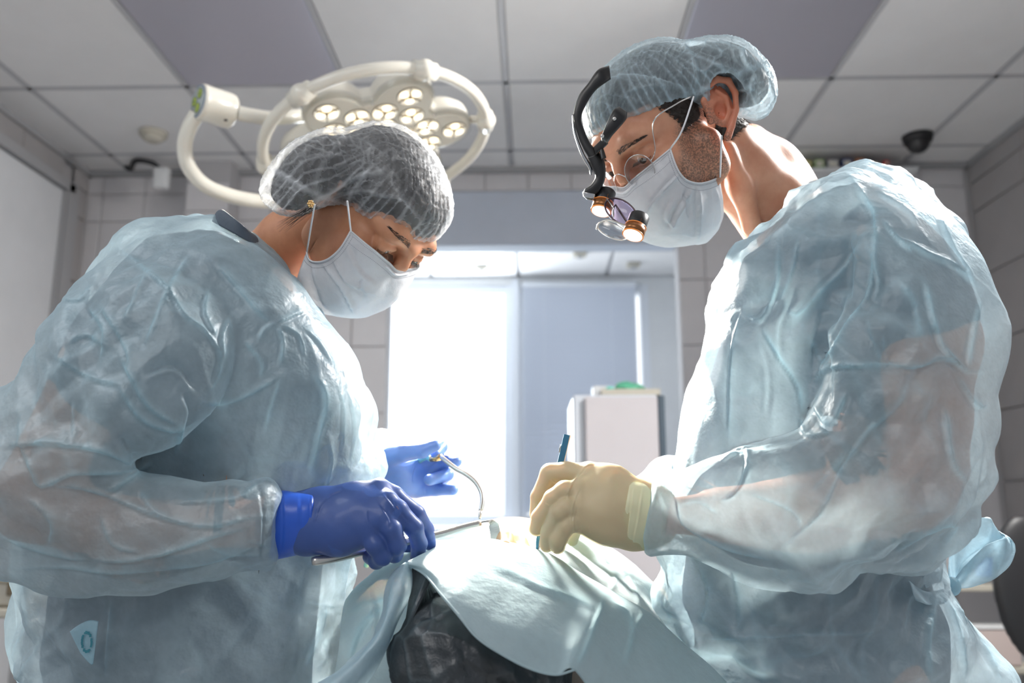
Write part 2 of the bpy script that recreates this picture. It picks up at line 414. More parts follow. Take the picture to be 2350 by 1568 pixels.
# ------------------------------------------------------------------ the room: X across, Y away from the camera
RZ = 1.15+1.543; YB = 3.63; XL, XR = -2.10, 2.01
a = YAW*0
def ROOM(x, y, z): return (x, y, z)
def struct(name, mb, mat, label=None, smooth=False, parent=None):
    o = mb.build(name, mat, parent, smooth)
    if parent is None: o['kind'] = 'structure'
    if label: o['label'] = label; 
    return o
YN = -.9; YW = 5.5
struct('floor', MB().box((0, .3, -.05), (XR+.9, 5.4, .05)), M['floor'], 'grey vinyl floor of the operating room')
ceiling = struct('ceiling', MB().box((0, 2.3, RZ+.06), (XR+.3, 3.4, .04)), M['grid'], 'suspended ceiling of square panels above the operating room')
GX0 = -.097; tiles = {}
def shared(name, key, mb, mat, parent, loc=(0, 0, 0)):
    """a piece; alike pieces share mesh data"""
    if key in tiles: o = D.objects.new(name, tiles[key]); COL.objects.link(o); o.parent = parent
    else: o = mb().build(name, mat, parent, False); tiles[key] = o.data
    o.location = loc; return o
wob = random.Random(5)
def ceil_tile(x0, x1, y0, y1, metal=False):
    w, h = round((x1-x0)/2-.011, 3), round((y1-y0)/2-.011, 3)
    o = shared('ceiling_panel', ('c', w, h, metal), lambda: MB().box((0, 0, 0), (w, h, .009), bev=.004), M['ceil_metal'] if metal else M['ceil'], ceiling,
               ((x0+x1)/2, (y0+y1)/2, RZ+.009-(.002 if metal else 0)+wob.uniform(0, .001)))
    if metal: o['label'] = 'satin metal ceiling panel'
xs = sorted(set([XL]+[GX0+.6*k for k in range(-3, 4)]+[XR])); ys = [.435+.6*k for k in range(0, 6)]+[YB]
for i in range(len(xs)-1):
    for j in range(len(ys)-1):
        xc = (xs[i]+xs[i+1])/2
        if xs[i+1]-xs[i] < .06: continue
        metal = (1.63 < ys[j]+.1 < 2.83-.1) and (abs(xc-(GX0-.9)) < .05 or abs(xc-(GX0+.9)) < .05)
        ceil_tile(xs[i], xs[i+1], ys[j], ys[j+1], metal)
for i in range(2, len(xs)-2):
    for (y0, y1) in ((YB+.12, 4.335), (4.335, 4.935), (4.935, YW)): ceil_tile(xs[i], xs[i+1], y0, y1)
g = MB()
for x in xs[1:-1]: g.box((x, (ys[0]+YB)/2, RZ+.012), (.010, (YB-ys[0])/2, .012))
for y in ys[:-1]: g.box(((XL+XR)/2, y, RZ+.012), ((XR-XL)/2, .010, .012))
g.box((0, 4.335, RZ+.012), (1.3, .01, .012)).box((0, 4.935, RZ+.012), (1.3, .01, .012))
struct('ceiling_grid', g, M['grid'], parent=ceiling)
struct('trim_1', MB().box(((XL+XR)/2, YB-.012, RZ-.012), ((XR-XL)/2, .014, .014)).box((XL+.012, 1.4, RZ-.012), (.014, 2.23, .014)).box((XR-.012, 1.4, RZ-.012), (.014, 2.23, .014)), M['trim'], 'grey edge trim where the walls meet the ceiling')
# back wall with its opening; tiles are single pieces
OX0, OX1 = -.66, .66; HZ0 = 2.32; HZ1 = 2.585
wb = MB().box(((XL+OX0)/2-.15, YB+.06, RZ/2), ((OX0-XL)/2+.15, .05, RZ/2)).box(((XR+OX1)/2+.15, YB+.06, RZ/2), ((XR-OX1)/2+.15, .05, RZ/2)).box((0, YB+.06, (RZ+HZ1)/2), (OX1, .05, (RZ-HZ1)/2))
wall_back = struct('wall_back', wb, M['grout'], 'tiled back wall with a wide opening towards the window')
TW, TH = .2, .3
def back_tile(x0, x1, z0, z1):
    w, h = round((x1-x0)/2-.0022, 4), round((z1-z0)/2-.0022, 4)
    if w < .012 or h < .012: return
    shared('wall_tile', ('b', w, h), lambda: MB().box((0, 0, 0), (w, .005, h), bev=.0025), M['tile_wall'], wall_back, ((x0+x1)/2, YB+.008+wob.uniform(-.0007, .0007), (z0+z1)/2))
zrows = [RZ-.105]+[RZ-.105-TH*k-.0 for k in range(1, 7)]
zrows = [RZ, 2.585]+[2.45-.3*k for k in range(0, 6)]
xcols = [XL]+[round(-2.02+TW*k, 3) for k in range(0, 21)]
for i in range(len(xcols)-1):
    for j in range(len(zrows)-1):
        x0, x1, z1, z0 = xcols[i], min(xcols[i+1], XR), zrows[j], zrows[j+1]
        if j == 0: back_tile(x0, x1, z0, z1); continue
        for (u0, u1) in ((x0, min(x1, OX0)), (max(x0, OX1), x1)):
            if u1-u0 > .03: back_tile(u0, u1, z0, z1)
# header beam over the opening, jambs, inner alcove
struct('trim_2', MB().box((0, YB+.06, (HZ0+HZ1)/2), (OX1, .055, (HZ1-HZ0)/2), bev=.006), M['lintel'], 'pale blue plastered header beam over the wide opening')
# boxed-in column in the back left corner
col_ = struct('trim_3', MB().box((-1.47, YB-.06, RZ/2), (.10, .058, RZ/2)), M['grout'], 'tiled pipe casing against the back wall on the left')
for k, (x0, x1) in enumerate(((-1.568, -1.372),)):
    for z0, z1 in zip(zrows[2:], zrows[1:-1]):
        shared('wall_tile', ('b', .096, round((z1-z0)/2-.0022, 4)), lambda: MB().box((0, 0, 0), (.096, .005, (z1-z0)/2-.0022), bev=.0025), M['tile_wall'], col_, (-1.47, YB-.122, (z0+z1)/2))
struct('wall_inner_left', MB().box((-1.2, (YB+YW)/2+.1, RZ/2), (.05, (YW-YB)/2, RZ/2)), M['white_paint'], 'white side wall of the window alcove, left')
struct('wall_inner_right', MB().box((1.2, (YB+YW)/2+.1, RZ/2), (.05, (YW-YB)/2, RZ/2)), M['white_paint'], 'white side wall of the window alcove, right')
# side walls
wl = struct('wall_left', MB().box((XL-.06, (YN+YB)/2, RZ/2), (.05, (YB-YN)/2+.1, RZ/2)), M['grout'], 'tiled left wall with a tall white door')
wr = struct('wall_right', MB().box((XR+.06, (YN+YB)/2, RZ/2), (.05, (YB-YN)/2+.1, RZ/2)), M['grout'], 'dim tiled right wall')
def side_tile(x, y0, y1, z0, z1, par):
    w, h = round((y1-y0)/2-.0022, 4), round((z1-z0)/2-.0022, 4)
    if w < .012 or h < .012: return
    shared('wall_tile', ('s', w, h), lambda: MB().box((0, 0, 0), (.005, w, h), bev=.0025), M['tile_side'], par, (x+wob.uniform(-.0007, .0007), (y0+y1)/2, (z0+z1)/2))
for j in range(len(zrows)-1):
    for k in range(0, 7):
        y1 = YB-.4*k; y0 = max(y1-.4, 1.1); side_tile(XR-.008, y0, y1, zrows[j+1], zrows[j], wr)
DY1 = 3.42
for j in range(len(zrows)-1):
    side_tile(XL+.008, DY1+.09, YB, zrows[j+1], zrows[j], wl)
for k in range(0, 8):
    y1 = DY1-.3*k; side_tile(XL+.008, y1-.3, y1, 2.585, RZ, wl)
d1 = struct('door_1', MB().box((XL+.012, 2.0, 1.26), (.012, DY1-2.0, 1.26), bev=.004), M['door'], 'tall white sliding door in the left wall')
struct('door_frame', MB().box((XL+.02, 2.0, 2.545), (.026, DY1-2.0+.05, .022)).box((XL+.02, DY1+.045, 1.27), (.026, .04, 1.29)).box((XL+.03, DY1-.005, 1.26), (.01, .008, 1.26)), M['trim'], parent=d1)
struct('door_handle', MB().tube([(XL+.06, 3.25, 1.0), (XL+.06, 3.25, 1.3)], .012), M['chrome'], parent=d1)
# window wall
def WX(px, d=5.7): return (px-1225)/FPX*d
SILL = 1.02; TOP = 2.645
ww = MB().box((0, YW+.1, SILL/2-.03), (1.3, .1, SILL/2-.03)).box((0, YW+.1, (TOP-.01+RZ)/2), (1.3, .1, (RZ-TOP+.01)/2))
ww.box((-1.18, YW+.106, 1.83), (.16, .1, .84)).box((1.05, YW+.103, 1.83), (.26, .1, .84))
ww.box((0, YW+.156, 2.67), (1.3, .05, .07)).box((.90, YW+.056, 1.85), (.115, .05, .84))
struct('wall_window', ww, M['white_paint'], 'outer wall around the windows')
struct('trim_4', MB().box((0, YW-.02, SILL-.03), (1.2, .09, .018), bev=.005), M['pvc'], 'white window sill')
def window(name, x0, x1, label, fr=.035):
    cx, hx, cz, hz = (x0+x1)/2, (x1-x0)/2, (SILL+TOP)/2, (TOP-SILL)/2; mb = MB()
    mb.box((x0+fr, YW+.05, cz), (fr, .04, hz), bev=.006).box((x1-fr, YW+.05, cz), (fr, .04, hz), bev=.006)
    mb.box((cx, YW+.05, SILL+fr), (hx-fr*2+.002, .037, fr), bev=.004).box((cx, YW+.05, TOP-fr), (hx-fr*2+.002, .037, fr), bev=.004)
    mb.box((cx, YW+.05, cz-.15), (hx-fr, .012, .006))
    w = struct(name, mb, M['pvc'], label); struct('window_pane', MB().box((cx, YW+.055, cz), (hx-1.6*fr, .003, hz-1.6*fr)), M['pane'], parent=w); return w
window('window_1', -1.03, -.13, 'bright bare window on the left of the alcove')
window('window_2', -.11, .80, 'window behind the lowered venetian blind')
struct('trim_5', MB().box((-.12, YW+.04, 1.84), (.022, .06, .83)), M['pvc'], 'white mullion between the two windows')
sk = MB().box((0, YW+1.9, 1.7), (3.2, .01, 2.2)); o = struct('backdrop', sk, M['sky'], 'overcast white sky outside the windows')
t = thing('venetian_blind', (WX(1340), YW-.03, SILL), 'pale grey venetian blind lowered over the right-hand window of the alcove', 'blind')
MB().box((WX(1330), YW-.03, TOP-.02), (.385, .02, .018), bev=.004).build('headrail', M['pvc'], t)
sl_ = None
for k in range(38):
    z = TOP-.06-k*.0395; R = frame((0, math.sin(math.radians(57)), math.cos(math.radians(57))))
    if sl_ is None: sl_ = MB().box((WX(1330), YW-.03, TOP-.06), (.38, .0245, .0008), R).build('slat', M['blind'], t)
    else: c = sl_.copy(); COL.objects.link(c); c.location = (0, 0, -k*.0395); c.parent = t
for x in (WX(1250), WX(1400)): MB().tube([(x, YW-.058, TOP-.03), (x, YW-.058, SILL+.05)], .0012, 6).build('cord', M['pvc'], t)
# ------------------------------------------------------------------ heads
def rot3(yaw, pit, roll):
    cy, sy, cp, sp = math.cos(yaw), math.sin(yaw), math.cos(pit), math.sin(pit)
    F = np.array([cp*cy, cp*sy, -sp]); U = np.array([sp*cy, sp*sy, cp]); L = np.cross(U, F)
    U2 = U*math.cos(roll)+L*math.sin(roll); return np.stack([F, np.cross(U2, F), U2], 1)
class Pose:
    def __init__(s, y, p, r, pos): s.R = rot3(math.radians(y), math.radians(p), math.radians(r)); s.t = np.array(pos, float)
    def w(s, X): return np.asarray(X, float)@s.R.T+s.t
    def l(s, X): return (np.asarray(X, float)-s.t)@s.R
    def ray(s, px, py, yl):
        """point on the sight line through a pixel where the head's own lateral coordinate is yl"""
        o = s.l(CAM); q = s.l(P(px, py, 1.0)); d = q-o; return o+d*((yl-o[1])/d[1])
PW = Pose(-25.96, 58.18, -2.83, (-.2233, 1.0795, 1.5460))
PM = Pose(209.74, 41.74, 4.99, (.1808, 1.0594, 1.6437))
def cranium(g, k=.02, c=1.0):
    g.ell((-.012, 0, .046), (.098*c, .074, .080*c-.004*(c < 1)), k); g.ell((.040-.004*(c < 1), 0, .050), (.052*c, .060, .056*c), k); g.ell((-.045, 0, .015), (.055, .060, .055), k); return g
def head_mesh(pose, neck, male, ears, h=.002):
    g = G((-.20, -.15, -.30), (.15, .15, .14), h); cranium(g, .02, .95 if male else .87); nx = -.006 if male else -.013; bw = 0 if male else -.0035
    g.ell((.035, 0, -.030), (.054, .058, .072), .025); g.ell((.052, 0, -.062), (.042, .040, .040), .02)
    jw = .060 if male else .054
    for s_ in (-1, 1):
        g.chain([(-.002, s_*jw, -.030), (.006, s_*(jw-.004), -.062), (.070, s_*.014, -.100)], [.018, .016, .013], .02)
        g.ell((.060, s_*.044, -.014), (.025, .020, .017), .016)
        g.chain([(.091+bw, s_*.010, .026), (.085+bw, s_*.034, .031), (.068+bw, s_*.049, .028)], [.007, .008, .004], .022)
        g.ell((.055, s_*.040, -.045), (.024, .018, .026), .018)
        g.ell((.101+nx, s_*.012, -.034), (.010, .0080, .008), .006)
    g.ell((.078, 0, -.098), (.015, .020, .015), .015); g.ell((.092, 0, -.066), (.013, .026, .020), .012)
    g.chain([(.092, 0, .020), (.099, 0, .004), (.112+nx, 0, -.020), (.118+nx, 0, -.030)], [.008, .0072, .0080, .0095], .011)
    ez = 0 if male else .0055
    for s_ in (-1, 1):
        g.ell((.098, s_*.031, .004+ez), (.017, .018, .0115), .012, mode='sub')            # eye socket
        g.ell((.0785, s_*.0315, .004+ez), (.0138, .0150, .0135), .004)                         # lids over the eyeball
        g.rc((.0895, s_*.0215, .0095+ez), (.080, s_*.0455, .0088+ez), .0022, .0018, .004)           # upper lid fold
        g.rc((.0925, s_*.020, -.0035+ez), (.0810, s_*.044, -.0030+ez), .0015, .0012, .003)         # lower lid margin
        g.ell((.0935, s_*.0315, .0005+ez), (.009, .0112, .0044), .0016, mode='sub')         # eye opening
    NL = [pose.ray(q[0], q[1], 0.0) if len(q) == 2 else pose.l(q) for q in neck[0]]; g.chain(NL, neck[1], .016)
    if len(neck) > 2:
        for pts, rs, k in neck[2]: g.chain([pose.ray(*q) for q in pts], rs, k)
    if male:
        g.chain([(.075, -.004, -.062), (.078, .004, -.062)], [.01, .01], .01)
    for s_ in ears:
        c = np.array([-.012, s_*.072, -.002])
        def e(x, z, o=0): return c+np.array([x-.33*z, s_*((.017 if male else .012)+o-.25*x), z])
        hel = [e(.012, .004, -.004), (e(.016, .022)), e(.008, .034, .003), e(-.006, .036, .007), e(-.019, .026, .010), e(-.024, .008, .010), e(-.020, -.010, .008), e(-.010, -.024, .004), e(-.001, -.033, .002)]
        g.ell(e(-.006, .006, -.002), (.020, .0058, .030), .004, frame((-.33, s_*-.1, 1), (1, -s_*.25, 0)))
        g.ell(e(-.002, .000, .006), (.0095, .010, .013), .003, mode='sub'); g.ell(e(-.004, .022, .006), (.010, .006, .008), .003, mode='sub')
        g.chain(hel, [.0030, .0038, .0042, .0044, .0044, .0040, .0038, .0044, .0052], .0022)
        g.chain([e(-.004, .024, .003), e(-.012, .010, .006), e(-.011, -.006, .006), e(-.002, -.015, .004)], [.0028, .0030, .0030, .0026], .003)
        g.chain([e(.013, -.004, -.002), e(.012, .004, -.001)], [.0045, .004], .003)
    V, F = g.mesh(1); return V, F
def inside(V, bv, m, only=None):
    """keep an inner layer at least m under an outer shell"""
    V = V.copy()
    for i in (range(len(V)) if only is None else np.where(only)[0]):
        loc, n, _, dist = bv.find_nearest(Vector(V[i]))
        if loc is None: continue
        if (Vector(V[i])-loc).dot(n) > -m: V[i] = np.array(loc-n*m)
    return V
def flip_if(V, F):
    a, b, c = V[F[:, 0]], V[F[:, 1]], V[F[:, 2]]; return F[:, ::-1] if (a*np.cross(b, c)).sum() < 0 else F
def fade(x, a, b): return np.clip((x-a)/(b-a), 0, 1)
M['skin_w'] = skin('skin_tan', (.62, .30, .17), (.50, .215, .115))
M['skin_m'] = skin('skin_fair', (.74, .38, .24), (.62, .27, .16))
M['eye'] = simple('eye_white', (.55, .50, .46), .08, coat=1)
M['iris'] = simple('iris_brown', (.06, .025, .01), .06, coat=1)
M['hair_dark'] = simple('hair_dark', (.012, .008, .006), .5, bump=.6, bscale=240)
M['hair_brown'] = simple('hair_dark_brown', (.022, .013, .009), .55, bump=.6, bscale=240)
def eyes(pose, parent, gaze, s_list=(-1, 1), ez=0):
    for s_ in s_list:
        c = np.array([.0785, s_*.0315, .004+ez]); MB().ellip(pose.w(c), .0122, n=24, m_=16).build('eyeball', M['eye'], parent, True)
        gd = np.array(gaze, float); gd /= np.linalg.norm(gd); R = pose.R@frame(gd)
        MB().ellip(pose.w(c+gd*.0098), (.0062, .0062, .0030), R, 20, 8).build('iris', M['iris'], parent, True)
from mathutils.bvhtree import BVHTree
def bvh(V, F): return BVHTree.FromPolygons(V.tolist(), F.tolist())
def strands(pose, parent, name, mat, roots, r=.00035, n=6):
    mb = MB()
    for a, b, bend in roots:
        a, b, bend = (np.array(q, float) for q in (a, b, bend)); t = np.linspace(0, 1, 5)[:, None]
        mb.tube(pose.w(a*(1-t)+b*t+bend*4*t*(1-t)), r*np.array([1, 1, .9, .7, .3]), 4)
    return mb.build(name, mat, parent, True)
def brow(bv, pose, parent, s_, mat, z=.0285, n=150, x0=.012, x1=.056, arch=.004):
    rr = random.Random(3+s_); L = []
    for i in range(n):
        u = rr.random(); y = x0+(x1-x0)*u; th = (.0034*(1-u)**.6+.0006)*rr.uniform(-1, 1)
        zz = z+arch*math.sin(u*2.2)+th; q = []
        for (yy, z2) in ((y, zz), (y+.0055, zz+.0035*(1-u)-.001)):
            d_ = Vector((-1, -s_*yy*6, 0)).normalized(); h_ = bv.ray_cast(Vector((.10, s_*yy, z2))-d_*.05, d_)[0]; q.append(h_)
        if None in q: continue
        n_ = np.array([.0009, s_*.0004, 0]); L.append((np.array(q[0])-n_*.5, np.array(q[1])+n_, n_))
    return strands(pose, parent, 'eyebrow', mat, L, .00026)
def lashes(pose, parent, s_, mat, ln=.007, ez=0):
    L = []
    for i in range(34):
        u = i/33; y = .0205+.024*u; x = .0925-.0105*u*u; a = (x, s_*y, .0030+ez-.001*abs(u-.5))
        L.append((a, (x+ln, s_*(y+.003*(u-.3)), .0030+ez-ln*.55), (.0005, 0, -.001)))
    return strands(pose, parent, 'eyelashes', mat, L, .00017)
# ------------------------------------------------------------------ hands
def hand_sdf(J, palm, h=.0013, grow=0.0, kf=.0035):
    """J: dict of finger chains [(px,py,d,r)], palm: list of rods; -> grid"""
    pts = [np.array(P(*q[:3])) for ch in J+palm for q in ch]; lo = np.min(pts, 0)-.03; hi = np.max(pts, 0)+.03
    g = G(lo, hi, h)
    for ch in palm: g.chain([P(*q[:3]) for q in ch], [q[3]+grow for q in ch], .016)
    for ch in J: g.chain([P(*q[:3]) for q in ch], [q[3]+grow for q in ch], kf)
    return g
def sc_hand(ch, c, s, dd, rs=1): return [[(c[0]+(q[0]-c[0])*s, c[1]+(q[1]-c[1])*s, q[2]+dd, q[3]*rs) for q in k] for k in ch]
BLUE_F = [[(872, 1124, .945, .0125), (905, 1140, .946, .0115), (955, 1180, .950, .0100), (978, 1215, .962, .0088), (986, 1248, .972, .0078)],
          [(888, 1152, .925, .0125), (912, 1172, .924, .0115), (950, 1212, .926, .0102), (962, 1248, .938, .0090), (958, 1280, .955, .0082)],
          [(880, 1190, .915, .0125), (898, 1215, .911, .0115), (912, 1252, .912, .0102), (905, 1272, .926, .0092), (885, 1272, .948, .0085)],
          [(846, 1222, .913, .0120), (862, 1250, .907, .0108), (878, 1278, .910, .0096), (864, 1288, .926, .0086), (848, 1278, .944, .0080)],
          [(740, 1225, .955, .0150), (830, 1238, .975, .0135), (900, 1246, .985, .0110), (955, 1250, .985, .0095)]]
BLUE_P = [[(675, 1180, .938, .0215), (705, 1180, .938, .0235), (745, 1165, .940, .0200), (810, 1148, .940, .0170), (868, 1126, .943, .0135)],
          [(675, 1212, .937, .0215), (705, 1210, .935, .0235), (760, 1190, .932, .0200), (820, 1175, .927, .0170), (885, 1155, .925, .0135)],
          [(712, 1215, .932, .0220), (780, 1212, .925, .0190), (875, 1190, .916, .0130)],
          [(705, 1225, .935, .0190), (780, 1232, .925, .0170), (846, 1224, .915, .0125)],
          [(760, 1190, .950, .0200), (850, 1190, .950, .0200)]]
FAR_F = [[(885, 1052, 1.19, .0150), (925, 1040, 1.175, .0125), (970, 1034, 1.165, .0105), (999, 1022, 1.163, .0082)],
         [(962, 1066, 1.235, .0120), (1000, 1042, 1.225, .0100), (1012, 1026, 1.21, .0090), (1000, 1042, 1.185, .0080)],
         [(968, 1082, 1.235, .0118), (1008, 1066, 1.235, .0100), (1030, 1056, 1.22, .0088), (1047, 1060, 1.205, .0078)],
         [(966, 1103, 1.235, .0115), (1012, 1102, 1.240, .0098), (1027, 1090, 1.22, .0088), (985, 1102, 1.190, .0080)],
         [(955, 1126, 1.225, .0108), (1000, 1124, 1.225, .0090), (1040, 1125, 1.205, .0074)]]
FAR_P = [[(800, 1085, 1.24, .026), (862, 1082, 1.22, .0260), (925, 1066, 1.215, .0160), (962, 1068, 1.232, .0120)],
         [(862, 1090, 1.22, .0260), (915, 1092, 1.215, .0180), (966, 1095, 1.232, .0120)],
         [(862, 1100, 1.22, .0240), (905, 1115, 1.215, .0190), (955, 1124, 1.225, .0120)],
         [(862, 1070, 1.21, .0240), (888, 1055, 1.195, .0170), (910, 1062, 1.20, .0150)]]
YEL_F = [[(1350, 1090, .965, .0125), (1300, 1084, .972, .0118), (1262, 1087, .976, .0110), (1238, 1140, .980, .0096), (1233, 1180, .984, .0088)],
         [(1330, 1128, .943, .0125), (1296, 1128, .940, .0112), (1270, 1146, .942, .0104), (1240, 1188, .950, .0096), (1231, 1213, .955, .0086)],
         [(1326, 1168, .932, .0120), (1302, 1166, .928, .0108), (1282, 1180, .928, .0100), (1260, 1224, .938, .0090), (1255, 1250, .944, .0082)],
         [(1332, 1198, .930, .0112), (1312, 1200, .926, .0102), (1298, 1210, .925, .0096), (1282, 1238, .930, .0090), (1280, 1254, .936, .0083)],
         [(1400, 1190, .985, .0150), (1345, 1192, 1.0, .0130), (1290, 1205, 1.0, .0110), (1262, 1238, .99, .0095)]]
YEL_P = [[(1500, 1168, .95, .0270), (1455, 1158, .95, .0255), (1400, 1112, .957, .0200), (1352, 1086, .965, .0132)],
         [(1500, 1200, .95, .0270), (1450, 1172, .947, .0255), (1390, 1145, .945, .0200), (1332, 1128, .943, .0132)],
         [(1450, 1205, .947, .0240), (1390, 1180, .94, .0190), (1328, 1168, .932, .0125)],
         [(1450, 1212, .95, .0220), (1390, 1205, .94, .0180), (1334, 1198, .931, .0120)],
         [(1410, 1165, .965, .0240), (1350, 1150, .965, .0220)]]
def glove_mat(name, col, rough=.38, transp=0, tint=None, spots=None):
    q = NT(name); nz = q.noise(9, 3); c2 = tint or [c*.8 for c in col]; r = q.ramp(nz.outputs[0], [(.35, c2), (.65, col)])
    q.l(r.outputs[0], q.b.inputs['Base Color']); q.b.inputs['Roughness'].default_value = rough; q.b.inputs['Coat Weight'].default_value = .08
    q.b.inputs['Subsurface Weight'].default_value = .1; q.b.inputs['Subsurface Scale'].default_value = .006
    if spots:
        n2 = q.noise(38, 1, .4); r2 = q.ramp(n2.outputs[0], [(.67, (0, 0, 0)), (.70, (.35, .35, .35))]); mx = q.n('Mix', data_type='RGBA')
        q.l(r2.outputs[0], mx.inputs[0]); q.l(r.outputs[0], mx.inputs[6]); mx.inputs[7].default_value = (*spots, 1); q.l(mx.outputs[2], q.b.inputs['Base Color'])
    n3 = q.noise(120, 4, .6); q.bump(n3.outputs[0], .25, .0008)
    if transp:
        at = q.n('Attribute', attribute_name='fold'); tr = q.n('BsdfTransparent'); tr.inputs[0].default_value = (1, .93, .74, 1)
        ma = q.n('Math', operation='MULTIPLY_ADD', use_clamp=True); q.l(at.outputs['Fac'], ma.inputs[0]); ma.inputs[1].default_value = .6; ma.inputs[2].default_value = 1-transp
        mx = q.n('MixShader'); q.l(ma.outputs[0], mx.inputs[0]); q.l(tr.outputs[0], mx.inputs[1]); q.l(q.b.outputs[0], mx.inputs[2]); q.l(mx.outputs[0], q.out.inputs[0])
    return q.m
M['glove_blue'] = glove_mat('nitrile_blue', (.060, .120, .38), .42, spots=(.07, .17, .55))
M['glove_lit'] = glove_mat('nitrile_blue_lit', (.20, .34, .78), .36)  # blue nitrile again, with the light on the far hand put into its colour
M['glove_cuff'] = glove_mat('nitrile_cuff', (.035, .14, .72), .34)
M['latex'] = glove_mat('latex_cream', (.95, .86, .56), .42, transp=.34)
M['latex_cuff'] = glove_mat('latex_cuff', (.93, .88, .58), .4)
# ------------------------------------------------------------------ caps, masks, gowns
M['gown'] = fabric('gown_nonwoven_blue', (.55, .70, .77), (.50, .80, .91), .60, afold=.28, agraze=.30, gloss=.11, bstr=.8, transl=.42, rough=.46, bscale=42, mott=.09)
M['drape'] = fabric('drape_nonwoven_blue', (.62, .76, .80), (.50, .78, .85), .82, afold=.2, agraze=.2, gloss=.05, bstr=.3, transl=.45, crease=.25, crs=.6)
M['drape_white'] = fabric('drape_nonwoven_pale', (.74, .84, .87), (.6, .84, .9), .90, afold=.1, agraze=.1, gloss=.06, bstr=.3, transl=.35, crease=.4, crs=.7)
M['cap_w'] = fabric('cap_nonwoven_white', (.66, .68, .70), (.86, .88, .91), .19, afold=.62, agraze=.55, gloss=.06, bstr=.6, bscale=90, transl=.4, mott=.10)
M['cap_m'] = fabric('cap_nonwoven_blue', (.62, .74, .80), (.66, .84, .92), .40, afold=.62, agraze=.60, gloss=.06, bstr=.6, bscale=90, transl=.45, mott=.10)
M['mask'] = fabric('mask_nonwoven', (.90, .90, .92), (.80, .88, .94), .97, afold=.03, agraze=.03, gloss=.05, bstr=.15, transl=.25, bscale=120, crease=.3)
M['elastic'] = simple('white_elastic', (.85, .85, .87), .6)
M['stitch'] = simple('mask_weld_marks', (.30, .30, .36), .7)
M['scrubs'] = simple('slate_scrubs', (.085, .11, .145), .7, bump=.4, bscale=150, var=.15)
M['gold'] = simple('gold', (.85, .55, .25), .2, metal=1)
def head_with_cap(pose, person, neck, male, rimpts, blobs, t0, puff, names, capmat, hairmat, lines, ruffle, skinm, hairsub=None, crs=1.0):
    V, F = head_mesh(pose, neck, male, [-1, 1]); F = flip_if(V, F)
    body = dict(V=V, F=F)
    f0 = pose.ray(*rimpts[0], 0.0); s1 = pose.ray(*rimpts[1][:2], rimpts[1][2]); s2 = s1*np.array([1, -1, 1])
    n = np.cross(s1-f0, s2-f0); n /= np.linalg.norm(n); n = n if n[2] > 0 else -n
    mesh = {}
    for what in ('cap', 'hair'):
        g = G((-.22, -.14, -.14), (.16, .14, .18), .0019); cranium(g, .02, crs)
        X, Y, Z = g.grid(); H = (X-f0[0])*n[0]+(Y-f0[1])*n[1]+(Z-f0[2])*n[2]
        if what == 'cap':
            ang = np.arctan2(Y, X+.02); ru = np.sin(ang*ruffle[0]+3*np.sin(ang*9)+H*40)*ruffle[1]*np.clip(1-H/.07, .15, 1)
            g.F = g.F-(t0+puff*np.clip(H/.045, 0, 1)**.7+ru).astype(np.float32)
            lim = -H
        else:
            g.F = g.F-.002; lim = (.006 if male else .004)-H
        k = .006; hh = np.clip(.5+.5*(lim-g.F)/k, 0, 1); g.F = (g.F+(lim-g.F)*hh+k*hh*(1-hh)).astype(np.float32)
        for b_ in blobs:
            if what == 'hair' and b_[3] < .014: continue
            r = b_[3] if what == 'cap' else b_[3]-.0075
            g.ell(pose.l(P(*b_[:3])), r, .035)
        if male:
            for s_ in (-1, 1): g.ell((-.026, s_*.1045, .012), (.022, .022, .030), .004, mode='sub')
        v, f = g.mesh(1); mesh[what] = (pose.w(v), flip_if(v, f))
    v, f = mesh['cap']; N = vnorm(v, f); lv = pose.l(v); ang = np.arctan2(lv[:, 1], lv[:, 0]+.02); H = (lv-f0)@n
    w1 = worley(lv+.006*np.stack([vnoise(lv, .03, s) for s in (1, 2, 3)], 1), (.018, .018, .018), 5); c1 = np.exp(-(w1/.065)**2)
    w2 = worley(lv, (.010, .010, .010), 9); c2 = np.exp(-(w2/.08)**2)
    pl = np.clip(np.sin(ang*ruffle[0]+3*np.sin(ang*9)+H*40), 0, 1)**4*np.clip(1-H/.09, 0, 1)
    dn, fo = creases(v, N, lines)
    v = v+N*(.0012*c1+.0006*c2+dn+.0015*vnoise(v, .02, 4))[:, None]
    cap = mk(names[0], v, f, capmat, person); attr(cap, 'fold', np.clip((.42*c1*np.clip(vnoise(lv, .05, 8)*1.6+.4, 0, 1)+.16*c2+.7*pl)+fo+.5*np.exp(-(H/.004)**2), 0, 1.2))
    cb = bvh(v, f); v, f = mesh['hair']; v = inside(v+vnorm(v, f)*(.0012*vnoise(v, .006, 2))[:, None], cb, .003); hair = mk(names[1], v, f, hairmat, person)
    return body, cap, hair, f0, n
